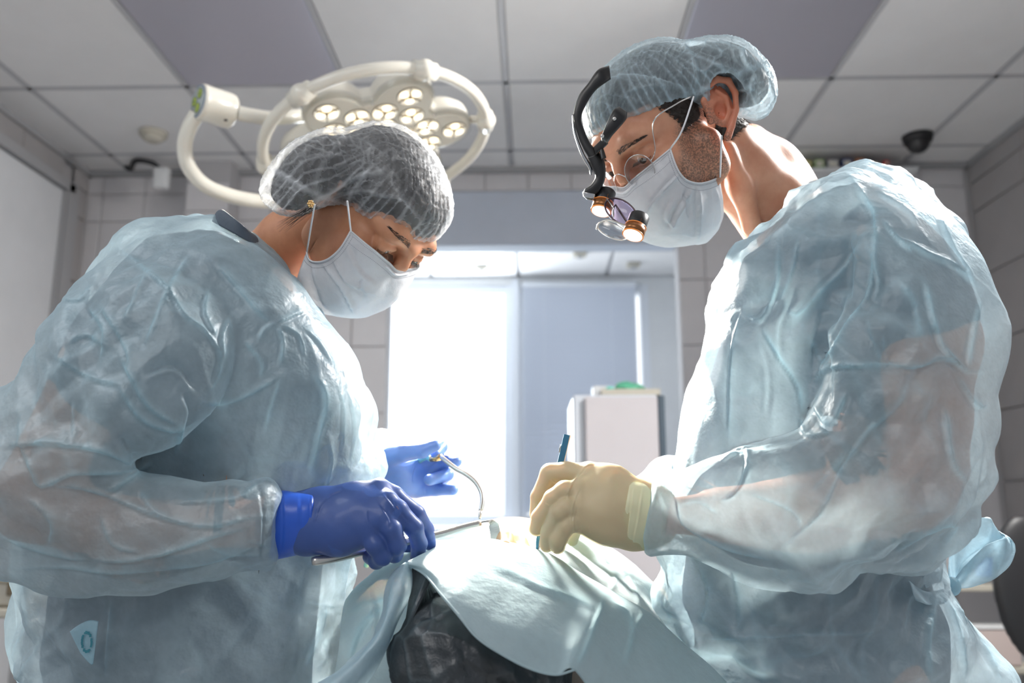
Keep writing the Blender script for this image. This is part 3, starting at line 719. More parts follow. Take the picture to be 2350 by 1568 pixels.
def mask(pose, person, grid, sgn, lines, dash_edge=True, back=.004):
    """traced half of the mask, mirrored across the face; rows run nose to chin"""
    half = np.array([[pose.ray(q[0], q[1], q[2]) for q in row] for row in grid])           # rows, cols near->centre
    far = half[:, :-1][:, ::-1]*np.array([1, -1, 1]); full = np.concatenate([half, far], 1)
    S = cr(full, 12); S = cr(S.transpose(1, 0, 2), 12).transpose(1, 0, 2); nr, nc = S.shape[:2]
    V = pose.w(S.reshape(-1, 3)); F = np.array([(i*nc+j, i*nc+j+1, (i+1)*nc+j+1, (i+1)*nc+j) for i in range(nr-1) for j in range(nc-1)])
    N = vnorm(V, F); c = V.mean(0)
    out = pose.R[:, 0]
    if (N@out).mean() < 0: F = F[:, ::-1]; N = -N
    dn, fo = creases(V, N, lines, -.3); V = V+N*(2.2*dn+.0010*vnoise(V, .018, 6)+.0004*vnoise(V, .007, 3))[:, None]
    V2 = V-N*.0012; m_ = len(V); bd = [(0, j) for j in range(nc)]+[(i, nc-1) for i in range(1, nr)]+[(nr-1, j) for j in range(nc-2, -1, -1)]+[(i, 0) for i in range(nr-2, 0, -1)]
    bi = [i*nc+j for i, j in bd]; side = [(bi[k], bi[k-1], bi[k-1]+m_, bi[k]+m_) for k in range(len(bi))]
    o = mk('face_mask', np.concatenate([V, V2]), np.concatenate([F, F[:, ::-1]+m_, np.array(side)]), M['mask'], person)
    attr(o, 'fold', np.concatenate([fo, fo]))
    Vg = V.reshape(nr, nc, 3); Ng = N.reshape(nr, nc, 3); mb = MB()
    def dash(path_ij, step=1):
        pts = np.array([Vg[i, j]+Ng[i, j]*.0002 for i, j in path_ij]); nn = np.array([Ng[i, j] for i, j in path_ij])
        L = np.concatenate([[0], np.cumsum(np.linalg.norm(np.diff(pts, axis=0), axis=1))]); q = np.arange(.0015, L[-1], .0023)
        for s_ in q:
            p = np.array([np.interp(s_, L, pts[:, k]) for k in range(3)]); nv = np.array([np.interp(s_, L, nn[:, k]) for k in range(3)])
            p2 = np.array([np.interp(s_+.001, L, pts[:, k]) for k in range(3)]); mb.box(p, (.00055, .0002, .00022), frame(nv, p2-p)[:, [0, 1, 2]])
    cols = range(2, nc-2)
    for r_ in (2, 7): dash([(r_, j) for j in cols])
    for c_ in (1, 3): dash([(i, c_) for i in range(2, nr-1)]); dash([(i, nc-1-c_) for i in range(2, nr-1)])
    mb.build('weld_stitches', M['stitch'], o)
    e = [Vg[0, j]+Ng[0, j]*.0006 for j in range(nc)]; e2 = [Vg[i, 0]+Ng[i, 0]*.0004 for i in range(nr)]; e3 = [Vg[i, nc-1] for i in range(nr)]
    MB().tube(e, .0010, 6).tube(e2, .0012, 6).tube(e3, .0012, 6).build('edge_binding', M['elastic'], o, True)
    nf = MB(); q = [(Vg[4, j]+Ng[4, j]*.0006) for j in range(nc//2-14, nc//2+15)]; nf.tube(q, .0016, 6).build('nose_strip', M['elastic'], o, True)
    return o, Vg
def tuck(body, pose, L, msk):
    """the face under the mask stays behind its cloth"""
    V = getv(body); mv = getv(msk); n = len(mv)//2; me = msk.data; fs = [tuple(p.vertices) for p in me.polygons if max(p.vertices) < n]
    b = BVHTree.FromPolygons(mv[:n].tolist(), fs); out = Vector(pose.R[:, 0])
    for i in np.where((L[:, 0] > .02) & (L[:, 2] < .02))[0]:
        loc, nn, _, dist = b.find_nearest(Vector(V[i]))
        if dist < .03 and (Vector(V[i])-loc).dot(nn) > -.0022:
            h = b.ray_cast(Vector(V[i])-out*.06, out)[0]
            if h is not None or dist < .010: V[i] = np.array(loc-nn*.0025)
    setv(body, V)
def stray(V, F, bv):
    """faces whose middle would stick out through the outer cloth"""
    out = np.zeros(len(F), bool)
    for wt in ((.25, .25, .25, .25), (.5, .5, 0, 0), (0, .5, .5, 0), (0, 0, .5, .5), (.5, 0, 0, .5)):
        c = sum(V[F[:, k]]*wt[k] for k in range(4))
        for i in range(len(F)):
            if not out[i]:
                loc, n, _, d = bv.find_nearest(Vector(c[i])); out[i] = (Vector(c[i])-loc).dot(n) > -.005
    return out
def settle(V, F, bv, m): return inside(relax(inside(V, bv, m*1.6), F, 4), bv, m)
def tuck_in(body, n0, bv, F):
    V = getv(body); V[n0:] = settle(V[n0:], F, bv, .014); setv(body, V); bad = set(map(tuple, (F+n0)[stray(V[n0:], F, bv)].tolist()))
    import bmesh
    bm = bmesh.new(); bm.from_mesh(body.data); bmesh.ops.delete(bm, geom=[f for f in bm.faces if tuple(v.index for v in f.verts) in bad], context='FACES'); bm.to_mesh(body.data); bm.free()
GB = {}
def setv(o, V):
    o.data.vertices.foreach_set('co', (V-worg(o.parent)).astype(np.float32).ravel()); o.data.update()
def getv(o):
    a = np.empty(len(o.data.vertices)*3, np.float32); o.data.vertices.foreach_get('co', a); return a.reshape(-1, 3).astype(float)+worg(o.parent)
def gown(person, lofts, vox, lines, name='surgical_gown', seed=0, mat=None, extra=None, crk=1.0):
    mb = MB()
    for L, kw in lofts: mb.add(*lofty(L, **kw))
    V, F = remesh(mb, vox, 5); V = V+0.0
    N = vnorm(V, F); F = F if ((V-V.mean(0))*N).sum() > 0 else F[:, ::-1]; N = vnorm(V, F)
    wp = V+.035*np.stack([vnoise(V, .11, s+seed) for s in (1, 2, 3)], 1)
    big = vnoise(V, .14, 11+seed)*.003
    w1 = worley(wp, (.085, .085, .12), 21+seed); a1 = np.exp(-(w1/.09)**1.5)
    w2 = worley(wp+.01*np.stack([vnoise(V, .03, s+seed) for s in (4, 5, 6)], 1), (.038, .038, .055), 31+seed); a2 = np.exp(-(w2/.10)**1.5)
    amt = np.clip(vnoise(V, .16, 17+seed)*1.4+.55, .1, 1)
    V = relax(V+N*((big+crk*(.0012*a1+.0007*a2*amt)+crk*(.48*crumple(V, 7, (.08, .20), .035, 300+seed)+1.1*crumple(V, 6, (.03, .07), .022, 340+seed)*amt))[:, None]), F, 1, .35); N = vnorm(V, F)
    dn, fo = creases(V, N, lines); V = V+N*(.85*dn)[:, None]; V = relax(V, F, 1, .25)
    o = mk(name, V, F, mat or M['gown'], person); GB[person.name] = bvh(V[:, :], F); attr(o, 'fold', np.clip(fo+.22*a1*amt*crk, 0, 1)); return o

# ================================================================== the woman
woman = thing('person', (-.42, 1.10, 0), 'person in blue gloves and grey bouffant cap, pale blue gown, holding retractor and suction tube', 'person')
WN = ([(718, 520), (668, 560), (612, 620), (560, 690)], [.047, .048, .052, .06])
wl_lines = [([(727, 455), (722, 420), (735, 385), (770, 340), (800, 315)], 9, 2.6), ([(722, 440), (690, 425), (650, 400), (630, 392)], 6, 1.8),
    ([(727, 455), (760, 440), (800, 415), (850, 400), (905, 385)], 9, 3.0), ([(740, 458), (790, 445), (840, 440), (880, 450), (930, 460), (975, 520)], 8, 2.6),
    ([(700, 400), (740, 350), (800, 320), (860, 300)], 5, 1.6), ([(680, 380), (715, 340), (760, 312)], 5, 1.5), ([(650, 400), (690, 360), (720, 330)], 4, 1.2),
    ([(905, 385), (900, 420), (930, 455)], 5, 1.6), ([(850, 400), (865, 370), (900, 345), (905, 385)], 5, 1.5), ([(760, 400), (800, 380), (850, 365)], 5, 1.3),
    ([(640, 470), (635, 430), (650, 400)], 4, 1.4), ([(700, 470), (680, 440), (650, 425)], 4, 1.2), ([(722, 440), (735, 410), (760, 395), (800, 370), (870, 345)], 4, 1.2)]
for i in range(12):
    x = 925+i*8.5; wl_lines.append(([(x-8+i*1.5, 318+i*i*1.1), (x+9, 400+i*6), (x+2+i, 460+i*6), (x-18+i*2, 500+i*6.2)], 2.8, 1.3))
wb_, wcap, whair, _, _ = head_with_cap(PW, woman, WN, False, [(990, 580), (770, 463, -.074)],
    [(664, 440, 1.045, .0285), (618, 430, 1.05, .010), (700, 405, 1.065, .038), (748, 372, 1.09, .040)], .003, .005,
    ('bouffant_cap', 'hair'), M['cap_w'], M['hair_dark'], wl_lines, (46, .0011), M['skin_w'], crs=.87)
wcap['label'] = 'grey see-through pleated bouffant cap'; whair['label'] = 'dark hair under the cap'
# body: trunk, arms and legs under the clothes
def body_mesh(chains, lo, hi, h=.009):
    g = G(lo, hi, h)
    for pts, rs, k in chains: g.chain(pts, rs, k)
    V, F = g.mesh(1); return V, flip_if(V, F)
def join(*vf):
    n = 0; Vs = []; Fs = []
    for V, F in vf: Vs.append(V); Fs.append(F+n); n += len(V)
    return np.concatenate(Vs), np.concatenate(Fs)
# bare hands inside the gloves
def bare(Fi, Pa, grow, h=.0016):
    g = hand_sdf(Fi, Pa, h, grow); V, F = g.mesh(1); return V, flip_if(V, F)
hbl = bare(BLUE_F, BLUE_P, -.0016); hfa = bare(FAR_F, FAR_P, -.0016); hye = bare(YEL_F, YEL_P, -.0007, .0013)
FY_F = sc_hand(YEL_F, (1450, 1185), .80, .15, .93); FY_P = sc_hand(YEL_P, (1450, 1185), .80, .15, .93); hfy = bare(FY_F, FY_P, -.0016, .002)
z_ = lambda x, y, z: np.array([x, y, z])
wch = [([P(520, 700, 1.12), P(470, 900, 1.12), P(450, 1150, 1.12), P(430, 1400, 1.12)], [.11, .12, .11, .13], .05),
       ([P(420, 620, .99), P(250, 850, .95), P(80, 1150, .925)], [.058, .052, .044], .02), ([P(80, 1150, .925), P(300, 1205, .925), P(600, 1200, .935), P(650, 1198, .937)], [.044, .040, .026, .022], .015),
       ([P(480, 640, 1.27), P(520, 880, 1.33), P(560, 1090, 1.33)], [.06, .05, .045], .02), ([P(560, 1090, 1.33), P(720, 1085, 1.28), P(850, 1085, 1.225)], [.034, .028, .018], .015),
       ([z_(-.42, 1.02, .85), z_(-.42, 1.00, .48), z_(-.44, 1.02, .10)], [.085, .062, .042], .02), ([z_(-.42, 1.22, .85), z_(-.42, 1.24, .48), z_(-.44, 1.22, .10)], [.085, .062, .042], .02),
       ([z_(-.46, 1.02, .05), z_(-.30, 1.01, .035)], [.042, .034], .02), ([z_(-.46, 1.22, .05), z_(-.30, 1.21, .035)], [.042, .034], .02)]
wbm = body_mesh(wch, (-.85, .75, -.01), (.05, 1.5, 1.62))
hv = (PW.w(wb_['V']), wb_['F']); nh = len(hv[0]); V, F = join(hv, hbl, hfa, wbm)
wbody = mk('body', V, F, M['skin_w'], woman); red = np.zeros(len(V)); L = wb_['V']; red[:nh] = .25*fade(-np.abs(L[:, 2]+.03), -.03, 0)*fade(L[:, 0], .03, .07); attr(wbody, 'red', red)
wbody['label'] = 'tanned face and neck, gaze lowered'
eyes(PW, wbody, (1, -.15, -.42), ez=.0055); wbv = bvh(wb_['V'], wb_['F'])
for s_ in (-1, 1): brow(wbv, PW, wbody, s_, M['hair_dark'], z=.0325, arch=.0055, n=110); lashes(PW, wbody, s_, M['hair_dark'], .009, .0055)
# wisps of hair
L = []
rr = random.Random(4)
for i in range(40):
    a = P(722+rr.uniform(-12, 10), 474+rr.uniform(-6, 4), .998); b = P(648+rr.uniform(-14, 14), 520+rr.uniform(-12, 14), 1.055); L.append((PW.l(a), PW.l(b), PW.l(a+(CAM-a)*.012)-PW.l(a)))
strands(PW, whair, 'hair_wisp', M['hair_dark'], L, .00016)
e_ = MB()
for i in range(6):
    t = i/6*6.28; e_.ellip(P(713+5*math.cos(t), 468+6*math.sin(t), .985), .0019, n=10, m_=7)
e_.ellip(P(713, 468, .984), .0022, n=10, m_=7); eo = e_.build('earring', M['gold'], woman, True); eo['label'] = 'gold flower ear stud'
# mask
WMG = [[(805, 530, -.068), (838, 558, -.058), (866, 580, -.044), (892, 603, -.020), (911, 620, 0)],
       [(784, 566, -.069), (818, 592, -.060), (850, 612, -.044), (880, 636, -.021), (899, 652, 0)],
       [(760, 590, -.069), (795, 626, -.059), (828, 650, -.043), (857, 674, -.021), (874, 688, 0)],
       [(735, 601, -.068), (760, 650, -.057), (790, 684, -.041), (815, 710, -.020), (828, 722, 0)],
       [(712, 597, -.065), (716, 652, -.053), (738, 694, -.038), (762, 720, -.018), (778, 728, 0)],
       [(704, 578, -.060), (682, 640, -.046), (692, 680, -.032), (712, 704, -.016), (728, 716, 0)]]
wm_lines = [([(765, 595), (794, 645), (830, 665), (866, 680)], 5, 2.4), ([(742, 607), (778, 651), (800, 690), (815, 722)], 6, 3.0), ([(718, 606), (731, 657), (748, 707)], 6, 2.4),
            ([(800, 560), (830, 620), (870, 650)], 9, -1.6), ([(700, 600), (694, 640), (705, 690)], 5, 1.5), ([(815, 722), (812, 700), (795, 660)], 5, 1.2), ([(840, 690), (825, 650), (835, 640)], 6, -1.5)]
wmask, wg = mask(PW, woman, WMG, -1, wm_lines); tuck(wbody, PW, wb_['V'], wmask)
wmask['label'] = 'white pleated face mask with ear loops'
def loop(person_mask, a, b, c=None, name='ear_loop'):
    pts = cr([a, b] if c is None else [a, c, b], 6); return MB().tube(pts, .0011, 8).build(name, M['elastic'], person_mask, True)
loop(wmask, wg[0, 0]*.97+CAM*.03*1, P(797, 462, .975)); loop(wmask, wg[-1, 0]*.98+CAM*.02, P(722, 470, .985))
# scrubs collar and gown
sc = [(600, 632, 480, 515, 1.10, .10)]
col2 = lofty([(486, 508, 598, 570, 1.10, .085), (497, 486, 592, 548, 1.10, .083), (512, 481, 583, 538, 1.10, .080), (522, 492, 576, 540, 1.10, .076)], n=6, e=2.0)
V, F4, F3 = col2; cs = mk('scrubs_collar', V, F4, M['scrubs'], woman, True, F3); cs['label'] = 'slate grey scrubs collar above the gown'
wscr = body_mesh([([P(545, 640, 1.11), P(500, 820, 1.11), P(470, 1000, 1.11), P(460, 1200, 1.11), P(430, 1450, 1.11), P(430, 1640, 1.12)], [.115, .160, .165, .155, .160, .165], .05),
    ([P(430, 620, .99), P(320, 790, .965), P(250, 880, .95)], [.070, .066, .062], .03), ([P(480, 640, 1.25), P(510, 800, 1.30)], [.07, .065], .03), ([P(610, 780, 1.06), P(700, 900, 1.07), P(690, 980, 1.08)], [.09, .085, .08], .05)], (-.8, .78, .75), (.05, 1.45, 1.62), .008)
WG = [([(512, 506, 668, 628, 1.10, .075), (484, 494, 692, 662, 1.10, .125), (420, 498, 712, 700, 1.10, .155), (335, 518, 742, 745, 1.10, .18), (262, 560, 788, 812, 1.10, .195), (205, 640, 828, 885, 1.10, .20), (160, 760, 856, 962, 1.10, .20),
        (120, 900, 864, 1060, 1.10, .19), (85, 1050, 850, 1170, 1.10, .178), (50, 1200, 816, 1285, 1.10, .172), (26, 1340, 795, 1400, 1.10, .172), (40, 1500, 778, 1500, 1.10, .175), (52, 1650, 768, 1650, 1.10, .18), (40, 2000, 760, 2000, 1.12, .19), (20, 2420, 780, 2420, 1.12, .20)], dict(e=2.3)),
      ([(330, 560, 560, 620, 1.03, .07), (225, 610, 575, 700, .985, .085), (165, 668, 560, 790, .955, .088), (100, 750, 520, 880, .93, .085), (40, 848, 465, 960, .912, .080), (-40, 950, 400, 1020, .905, .076), (-110, 1080, 318, 1060, .90, .072), (-105, 1250, 318, 1072, .90, .070),
        (60, 1350, 350, 1082, .905, .066), (250, 1368, 410, 1098, .905, .062), (420, 1345, 500, 1112, .91, .056), (540, 1318, 560, 1112, .915, .052), (600, 1306, 594, 1098, .92, .050), (618, 1302, 622, 1104, .925, .047), (621, 1296, 645, 1136, .93, .043)], dict(e=2.1)),
      ([(500, 700, 500, 950, 1.25, .07), (600, 930, 600, 1130, 1.32, .06), (760, 968, 760, 1135, 1.26, .055), (850, 986, 846, 1128, 1.225, .048), (884, 992, 868, 1112, 1.215, .042), (900, 1012, 874, 1104, 1.215, .036)], dict(e=2.0))]
WLN = [([(258, 559), (332, 619), (381, 661), (424, 725), (466, 756), (494, 792), (505, 827), (487, 884), (452, 922)], 6, 4.0), ([(438, 580), (385, 665), (360, 728), (332, 799)], 7, 4.0), ([(339, 619), (310, 680), (282, 742)], 6, 3.0),
       ([(494, 601), (551, 665), (600, 721), (628, 742)], 8, 3.6), ([(635, 742), (678, 721), (700, 712)], 6, 3.5), ([(635, 742), (650, 790), (642, 841)], 6, 3.5), ([(635, 742), (610, 752), (593, 780)], 7, 3.0), ([(640, 745), (685, 770), (700, 820)], 6, 3), ([(690, 745), (735, 790), (770, 850)], 7, 3),
       ([(530, 728), (508, 770), (512, 830)], 8, 4.0), ([(452, 922), (522, 926), (607, 887), (646, 862)], 6, 4.0), ([(646, 862), (628, 919), (607, 996)], 6, 2.6), ([(712, 850), (742, 890), (748, 940), (734, 996), (720, 1060), (710, 1095)], 10, 4.5),
       ([(268, 876), (296, 926), (332, 968), (395, 989), (416, 982), (399, 1060)], 8, 6.0), ([(120, 813), (183, 855), (233, 876), (290, 885)], 7, 4.0), ([(275, 813), (303, 869), (339, 933), (381, 961), (410, 975)], 8, 6.0), ([(169, 919), (169, 1018)], 5, 3.0),
       ([(46, 940), (46, 1010), (71, 1074), (95, 1116), (162, 1088), (233, 1085), (311, 1081), (346, 1060)], 7, 5.0), ([(0, 1025), (78, 1018), (176, 1025), (247, 1039), (311, 1067)], 8, 7.0), ([(95, 1116), (169, 1116), (240, 1134), (311, 1166), (367, 1187), (438, 1205), (494, 1208), (565, 1191), (628, 1187)], 7, 5.0),
       ([(240, 1134), (282, 1110), (332, 1074), (350, 1055)], 8, 4.5), ([(318, 1124), (353, 1173), (402, 1194)], 7, 4.0), ([(395, 1155), (537, 1148), (586, 1117), (612, 1102)], 6, 3.5), ([(205, 1286), (297, 1286), (395, 1265), (494, 1230), (579, 1208)], 7, 5.0), ([(0, 1230), (71, 1258), (155, 1279), (205, 1286)], 7, 4.0),
       ([(35, 1307), (141, 1300), (247, 1314), (353, 1306), (480, 1290), (620, 1240)], 7, 4.0), ([(258, 1371), (247, 1484), (242, 1560)], 6, 3.0), ([(748, 1378), (734, 1449), (699, 1534)], 7, 4.0), ([(560, 1240), (600, 1250), (618, 1262)], 5, 3), ([(590, 1110), (600, 1150), (605, 1200), (600, 1290)], 6, -3),
       ([(200, 700), (240, 760), (233, 830)], 8, 4), ([(150, 790), (200, 770), (250, 800)], 7, 3.5), ([(230, 700), (290, 800), (300, 860)], 6, 4), ([(330, 860), (400, 840), (455, 900)], 10, -7), ([(420, 900), (440, 950), (415, 1010)], 12, -8), ([(560, 780), (600, 830), (600, 870)], 7, 3), ([(120, 680), (180, 690), (215, 650)], 6, 3), ([(480, 660), (470, 720), (500, 780)], 7, 3.5),
       ([(750, 1000), (762, 1060), (745, 1130)], 5, 2.5), ([(775, 880), (790, 950), (785, 1040)], 5, 2.0), ([(800, 900), (815, 980), (805, 1060)], 4, 1.8), ([(700, 1380), (760, 1392), (790, 1392)], 4, 2), ([(270, 1000), (300, 1045), (330, 1060)], 14, -9), ([(60, 1140), (120, 1200), (110, 1260)], 8, 4), ([(230, 1180), (260, 1250), (330, 1270)], 7, 3.5), ([(460, 1240), (520, 1270), (600, 1275)], 6, 3)]
wgown = gown(woman, WG, .0024, WLN, seed=0); sV = settle(wscr[0]+vnorm(*wscr)*(.003*vnoise(wscr[0], .04))[:, None], wscr[1], GB[woman.name], .013); mk('scrub_top', sV, wscr[1][~stray(sV, wscr[1], GB[woman.name])], M['scrubs'], woman)
tuck_in(wbody, len(hv[0])+len(hbl[0])+len(hfa[0]), GB[woman.name], wbm[1])
wgown['label'] = 'pale blue translucent long-sleeved gown'
pk = lofty([(160, 1450, 185, 1500, .922, .002), (180, 1435, 195, 1512, .919, .002), (205, 1424, 208, 1525, .918, .002), (226, 1426, 214, 1524, .919, .002)], n=4, ns=16)
V, F4, F3 = pk; o = mk('tie_end', V, F4, M['gown'], wgown, True, F3); attr(o, 'fold', np.full(len(V), .7))
mk_ = MB()
for i in range(26):
    if i % 7 == 3: continue
    a_ = i/26*2*math.pi; c_ = P(199+11*math.cos(a_), 1474+22*math.sin(a_), .9145); mk_.box(c_, (.0011, .0002, .0016 if i % 2 else .0009))
mk_.build('printed_stamp', simple('stamp_teal', (.05, .25, .32), .7), o)
# gloves
def glove(person, Fi, Pa, mat, name, grow=0.0, lines=(), h=.0012, fade_px=None, kf=.0035):
    g = hand_sdf(Fi, Pa, h, grow, kf); V, F = g.mesh(2); F = flip_if(V, F); N = vnorm(V, F); dn, fo = creases(V, N, lines, -.1)
    V = V+N*(dn+.0004*vnoise(V, .012, 3))[:, None]; o = mk(name, V, F, mat, person); attr(o, 'fold', fo); return o
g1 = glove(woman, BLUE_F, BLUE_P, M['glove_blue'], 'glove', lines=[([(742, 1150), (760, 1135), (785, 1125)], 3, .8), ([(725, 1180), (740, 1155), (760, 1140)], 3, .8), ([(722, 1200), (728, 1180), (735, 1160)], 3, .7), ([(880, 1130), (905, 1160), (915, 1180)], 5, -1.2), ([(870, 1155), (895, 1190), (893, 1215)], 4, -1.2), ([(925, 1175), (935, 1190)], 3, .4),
    ([(905, 1150), (922, 1180), (945, 1205)], 3, -1.2), ([(845, 1170), (850, 1200), (870, 1225)], 5, -.8)]); g1['label'] = 'blue glove on the near hand'
def cuff(parent, secs, mat, name='rolled_cuff', lines=(), e=2.2):
    V, F4, F3 = lofty(secs, n=10, ns=64, e=e, cap=True); F4 = np.array(F4); o_ = V.copy(); N = vnorm(V, F4)
    dn, fo = creases(V, N, lines, -.2); V = V+N*(.0007*vnoise(V, .012, 2)+dn)[:, None]; return mk(name, V, F4, mat, parent, True, F3)
cuff(g1, [(632, 1134, 618, 1280, .936, .030), (636, 1128, 622, 1284, .936, .033), (652, 1126, 640, 1284, .936, .036), (680, 1130, 672, 1277, .936, .036), (712, 1131, 706, 1268, .937, .033), (722, 1133, 718, 1264, .937, .0275)], M['glove_cuff'],
    lines=[([(650, 1130), (655, 1200), (650, 1275)], 5, 1.0), ([(690, 1135), (690, 1200), (680, 1270)], 7, -.8), ([(715, 1135), (713, 1200), (706, 1262)], 3, 1.2)])
g2 = glove(woman, FAR_F, FAR_P, M['glove_lit'], 'glove', lines=[([(925, 1062), (945, 1056), (965, 1050)], 3, -1.2), ([(960, 1060), (950, 1085), (948, 1110)], 3, -1.0), ([(905, 1065), (930, 1066), (955, 1058)], 4, -.8), ([(975, 1120), (978, 1135)], 3, -.8), ([(1000, 1090), (1002, 1110)], 2, -.5)]); g2['label'] = 'blue glove on the far hand, fingers spread behind the suction tube'

# ================================================================== the man
man = thing('person', (.50, 1.10, 0), 'person with loupes, blue bouffant cap and cream gloves, pale blue gown tied behind', 'person')
MN = ([(1655, 345), (1705, 405), (1765, 465), (1820, 540)], [.050, .050, .055, .068],
      [([(1722, 325, .0), (1775, 375, 0), (1840, 425, 0)], [.024, .028, .030], .034), ([(1668, 345, .045), (1700, 430, .035), (1725, 520, .02)], [.012, .013, .014], .02)])
ml_lines = [([(1590, 215), (1600, 180), (1595, 140), (1565, 95)], 8, 3.0), ([(1590, 215), (1560, 200), (1520, 190), (1460, 175), (1400, 180)], 8, 3.0), ([(1590, 215), (1640, 200), (1700, 205), (1740, 200)], 8, 3.0),
    ([(1600, 180), (1640, 150), (1690, 165), (1710, 190)], 6, 2.2), ([(1565, 95), (1620, 105), (1680, 130)], 6, 2.4), ([(1460, 215), (1500, 200), (1560, 205)], 6, 2.0), ([(1420, 245), (1440, 215), (1500, 195)], 5, 1.8),
    ([(1570, 150), (1540, 130), (1500, 120), (1460, 125)], 5, 1.8), ([(1400, 140), (1440, 120), (1500, 105)], 5, 1.5), ([(1700, 110), (1715, 150), (1740, 165)], 7, 3.0), ([(1740, 165), (1720, 200), (1740, 250)], 7, 3), ([(1660, 215), (1665, 175), (1650, 140)], 5, 1.8)]
for i in range(14):
    x = 1362+i*14; ml_lines.append(([(x, 285-i*5), (x-4, 250-i*5.5), (x+8, 215-i*4.5)], 3, 1.3))
for i in range(10):
    x = 1420+i*16; ml_lines.append(([(x-12, 175-i*2), (x-2, 140-i*2), (x+12, 118-i*2)], 2.6, 1.1))
mb_, mcap, mhair, mf0, mn = head_with_cap(PM, man, MN, True, [(1350, 312), (1600, 212, .075)],
    [(1640, 164, 1.075, .043), (1690, 178, 1.075, .036), (1728, 205, 1.075, .022), (1738, 238, 1.075, .013)], .003, .005, ('bouffant_cap', 'hair'), M['cap_m'], M['hair_brown'], ml_lines, (46, .0011), M['skin_m'], crs=.95)
mcap['label'] = 'pale blue see-through bouffant cap'; mhair['label'] = 'short dark hair'
mch = [([P(1830, 560, 1.12), P(1860, 800, 1.12), P(1850, 1100, 1.12), P(1850, 1400, 1.12)], [.11, .12, .11, .13], .05),
       ([P(2010, 520, .99), P(2120, 800, .95), P(2150, 1110, .925)], [.066, .060, .050], .02), ([P(2150, 1110, .925), P(1850, 1180, .935), P(1540, 1190, .945), P(1480, 1187, .95)], [.048, .044, .028, .024], .015),
       ([P(1900, 560, 1.27), P(1940, 850, 1.30), P(1900, 1080, 1.30)], [.06, .05, .045], .02), ([P(1900, 1080, 1.30), P(1650, 1130, 1.18), P(1470, 1160, 1.10)], [.034, .028, .018], .015),
       ([z_(.44, 1.02, .85), z_(.46, 1.00, .48), z_(.48, 1.02, .10)], [.09, .066, .045], .02), ([z_(.44, 1.22, .85), z_(.46, 1.24, .48), z_(.48, 1.22, .10)], [.09, .066, .045], .02),
       ([z_(.50, 1.02, .05), z_(.32, 1.01, .035)], [.045, .036], .02), ([z_(.50, 1.22, .05), z_(.32, 1.21, .035)], [.045, .036], .02)]
mbm = body_mesh(mch, (.0, .75, -.01), (.95, 1.5, 1.68))
hv = (PM.w(mb_['V']), mb_['F']); L = mb_['V']; nh = len(L); V, F = join(hv, hye, hfy, mbm); mbody = mk('body', V, F, M['skin_m'], man)
beard = np.zeros(len(V)); red = np.zeros(len(V))
bx, bz = L[:, 0], L[:, 2]
beard[:nh] = .8*fade(.050-.75*bz-bx, 0, .014)*fade(bx, -.012, .002)*fade(bz, -.088, -.068)*fade(-bz, -.024, -.010)*(np.abs(L[:, 1]) > .02)
red[:nh] = .45*(np.abs(L[:, 1]) > .074)*(np.abs(L[:, 0]+.015) < .035)*fade(L[:, 2], -.06, -.03); attr(mbody, 'beard', beard); attr(mbody, 'red', red); mbody['label'] = 'lightly stubbled face and neck with a large ear'
# clipped hair at temple and nape, lifted off the scalp
cen = L[mb_['F']].mean(1); x, y, z = cen.T; hm = ((cen-mf0)@mn)
sel = (hm < .012) & (np.abs(y) > .03) & (np.abs(y) < .080) & (x > -.010) & (x < .026+.62*np.clip(z-.012, 0, 1)+.0025*np.sin(z*900)) & (z > .002)
sel |= (hm < .012) & (x < -.048) & (z > -.050+.004*np.sin(y*400)) & (z < .07)
ff = mb_['F'][sel]; u_, inv = np.unique(ff, return_inverse=True); hv2 = L[u_]; nn = vnorm(L, mb_['F'])[u_]
hv2 = hv2+nn*(.0016+.0012*vnoise(hv2, .003, 4)+.0006*vnoise(hv2, .0015, 5))[:, None]; mk('clipped_hair', PM.w(hv2), inv.reshape(-1, 4), M['hair_brown'], mhair)
L2 = []; rr = random.Random(8); idx = rr.sample(range(len(u_)), min(2600, len(u_)))
for i in idx:
    a = L[u_[i]]; n3 = nn[i]; L2.append((a, a+n3*.003+np.array([-.004, 0, -.006]), n3*.0008))
strands(PM, mhair, 'hair_stubble', M['hair_brown'], L2, .00028)
eyes(PM, mbody, (1, .25, -.5)); mbv = bvh(mb_['V'], mb_['F'])
for s_ in (-1, 1): brow(mbv, PM, mbody, s_, M['hair_brown'], z=.0245, arch=.003, n=150); lashes(PM, mbody, s_, M['hair_dark'], .006)
MMG = [[(1538, 342, .064), (1510, 365, .055), (1480, 390, .040), (1454, 411, .019), (1433, 430, 0)],
       [(1550, 378, .067), (1522, 410, .057), (1492, 432, .041), (1462, 451, .020), (1441, 468, 0)],
       [(1563, 402, .068), (1540, 448, .057), (1510, 478, .042), (1483, 497, .021), (1464, 505, 0)],
       [(1584, 417, .068), (1572, 474, .056), (1548, 514, .040), (1521, 535, .020), (1503, 542, 0)],
       [(1614, 420, .065), (1614, 484, .053), (1600, 532, .038), (1578, 556, .018), (1558, 562, 0)],
       [(1652, 406, .060), (1660, 474, .048), (1652, 520, .034), (1632, 548, .016), (1612, 560, 0)]]
mm_lines = [([(1560, 400), (1520, 440), (1490, 480), (1475, 500)], 6, 3.0), ([(1590, 430), (1560, 480), (1535, 530)], 6, 3.0), ([(1600, 425), (1603, 490), (1600, 560)], 5, 2.6), ([(1640, 430), (1648, 480), (1640, 535)], 5, 1.8), ([(1545, 460), (1530, 500), (1550, 520)], 7, 2.4), ([(1500, 540), (1560, 535), (1600, 545)], 6, 2.0), ([(1570, 440), (1580, 500)], 8, -2)]
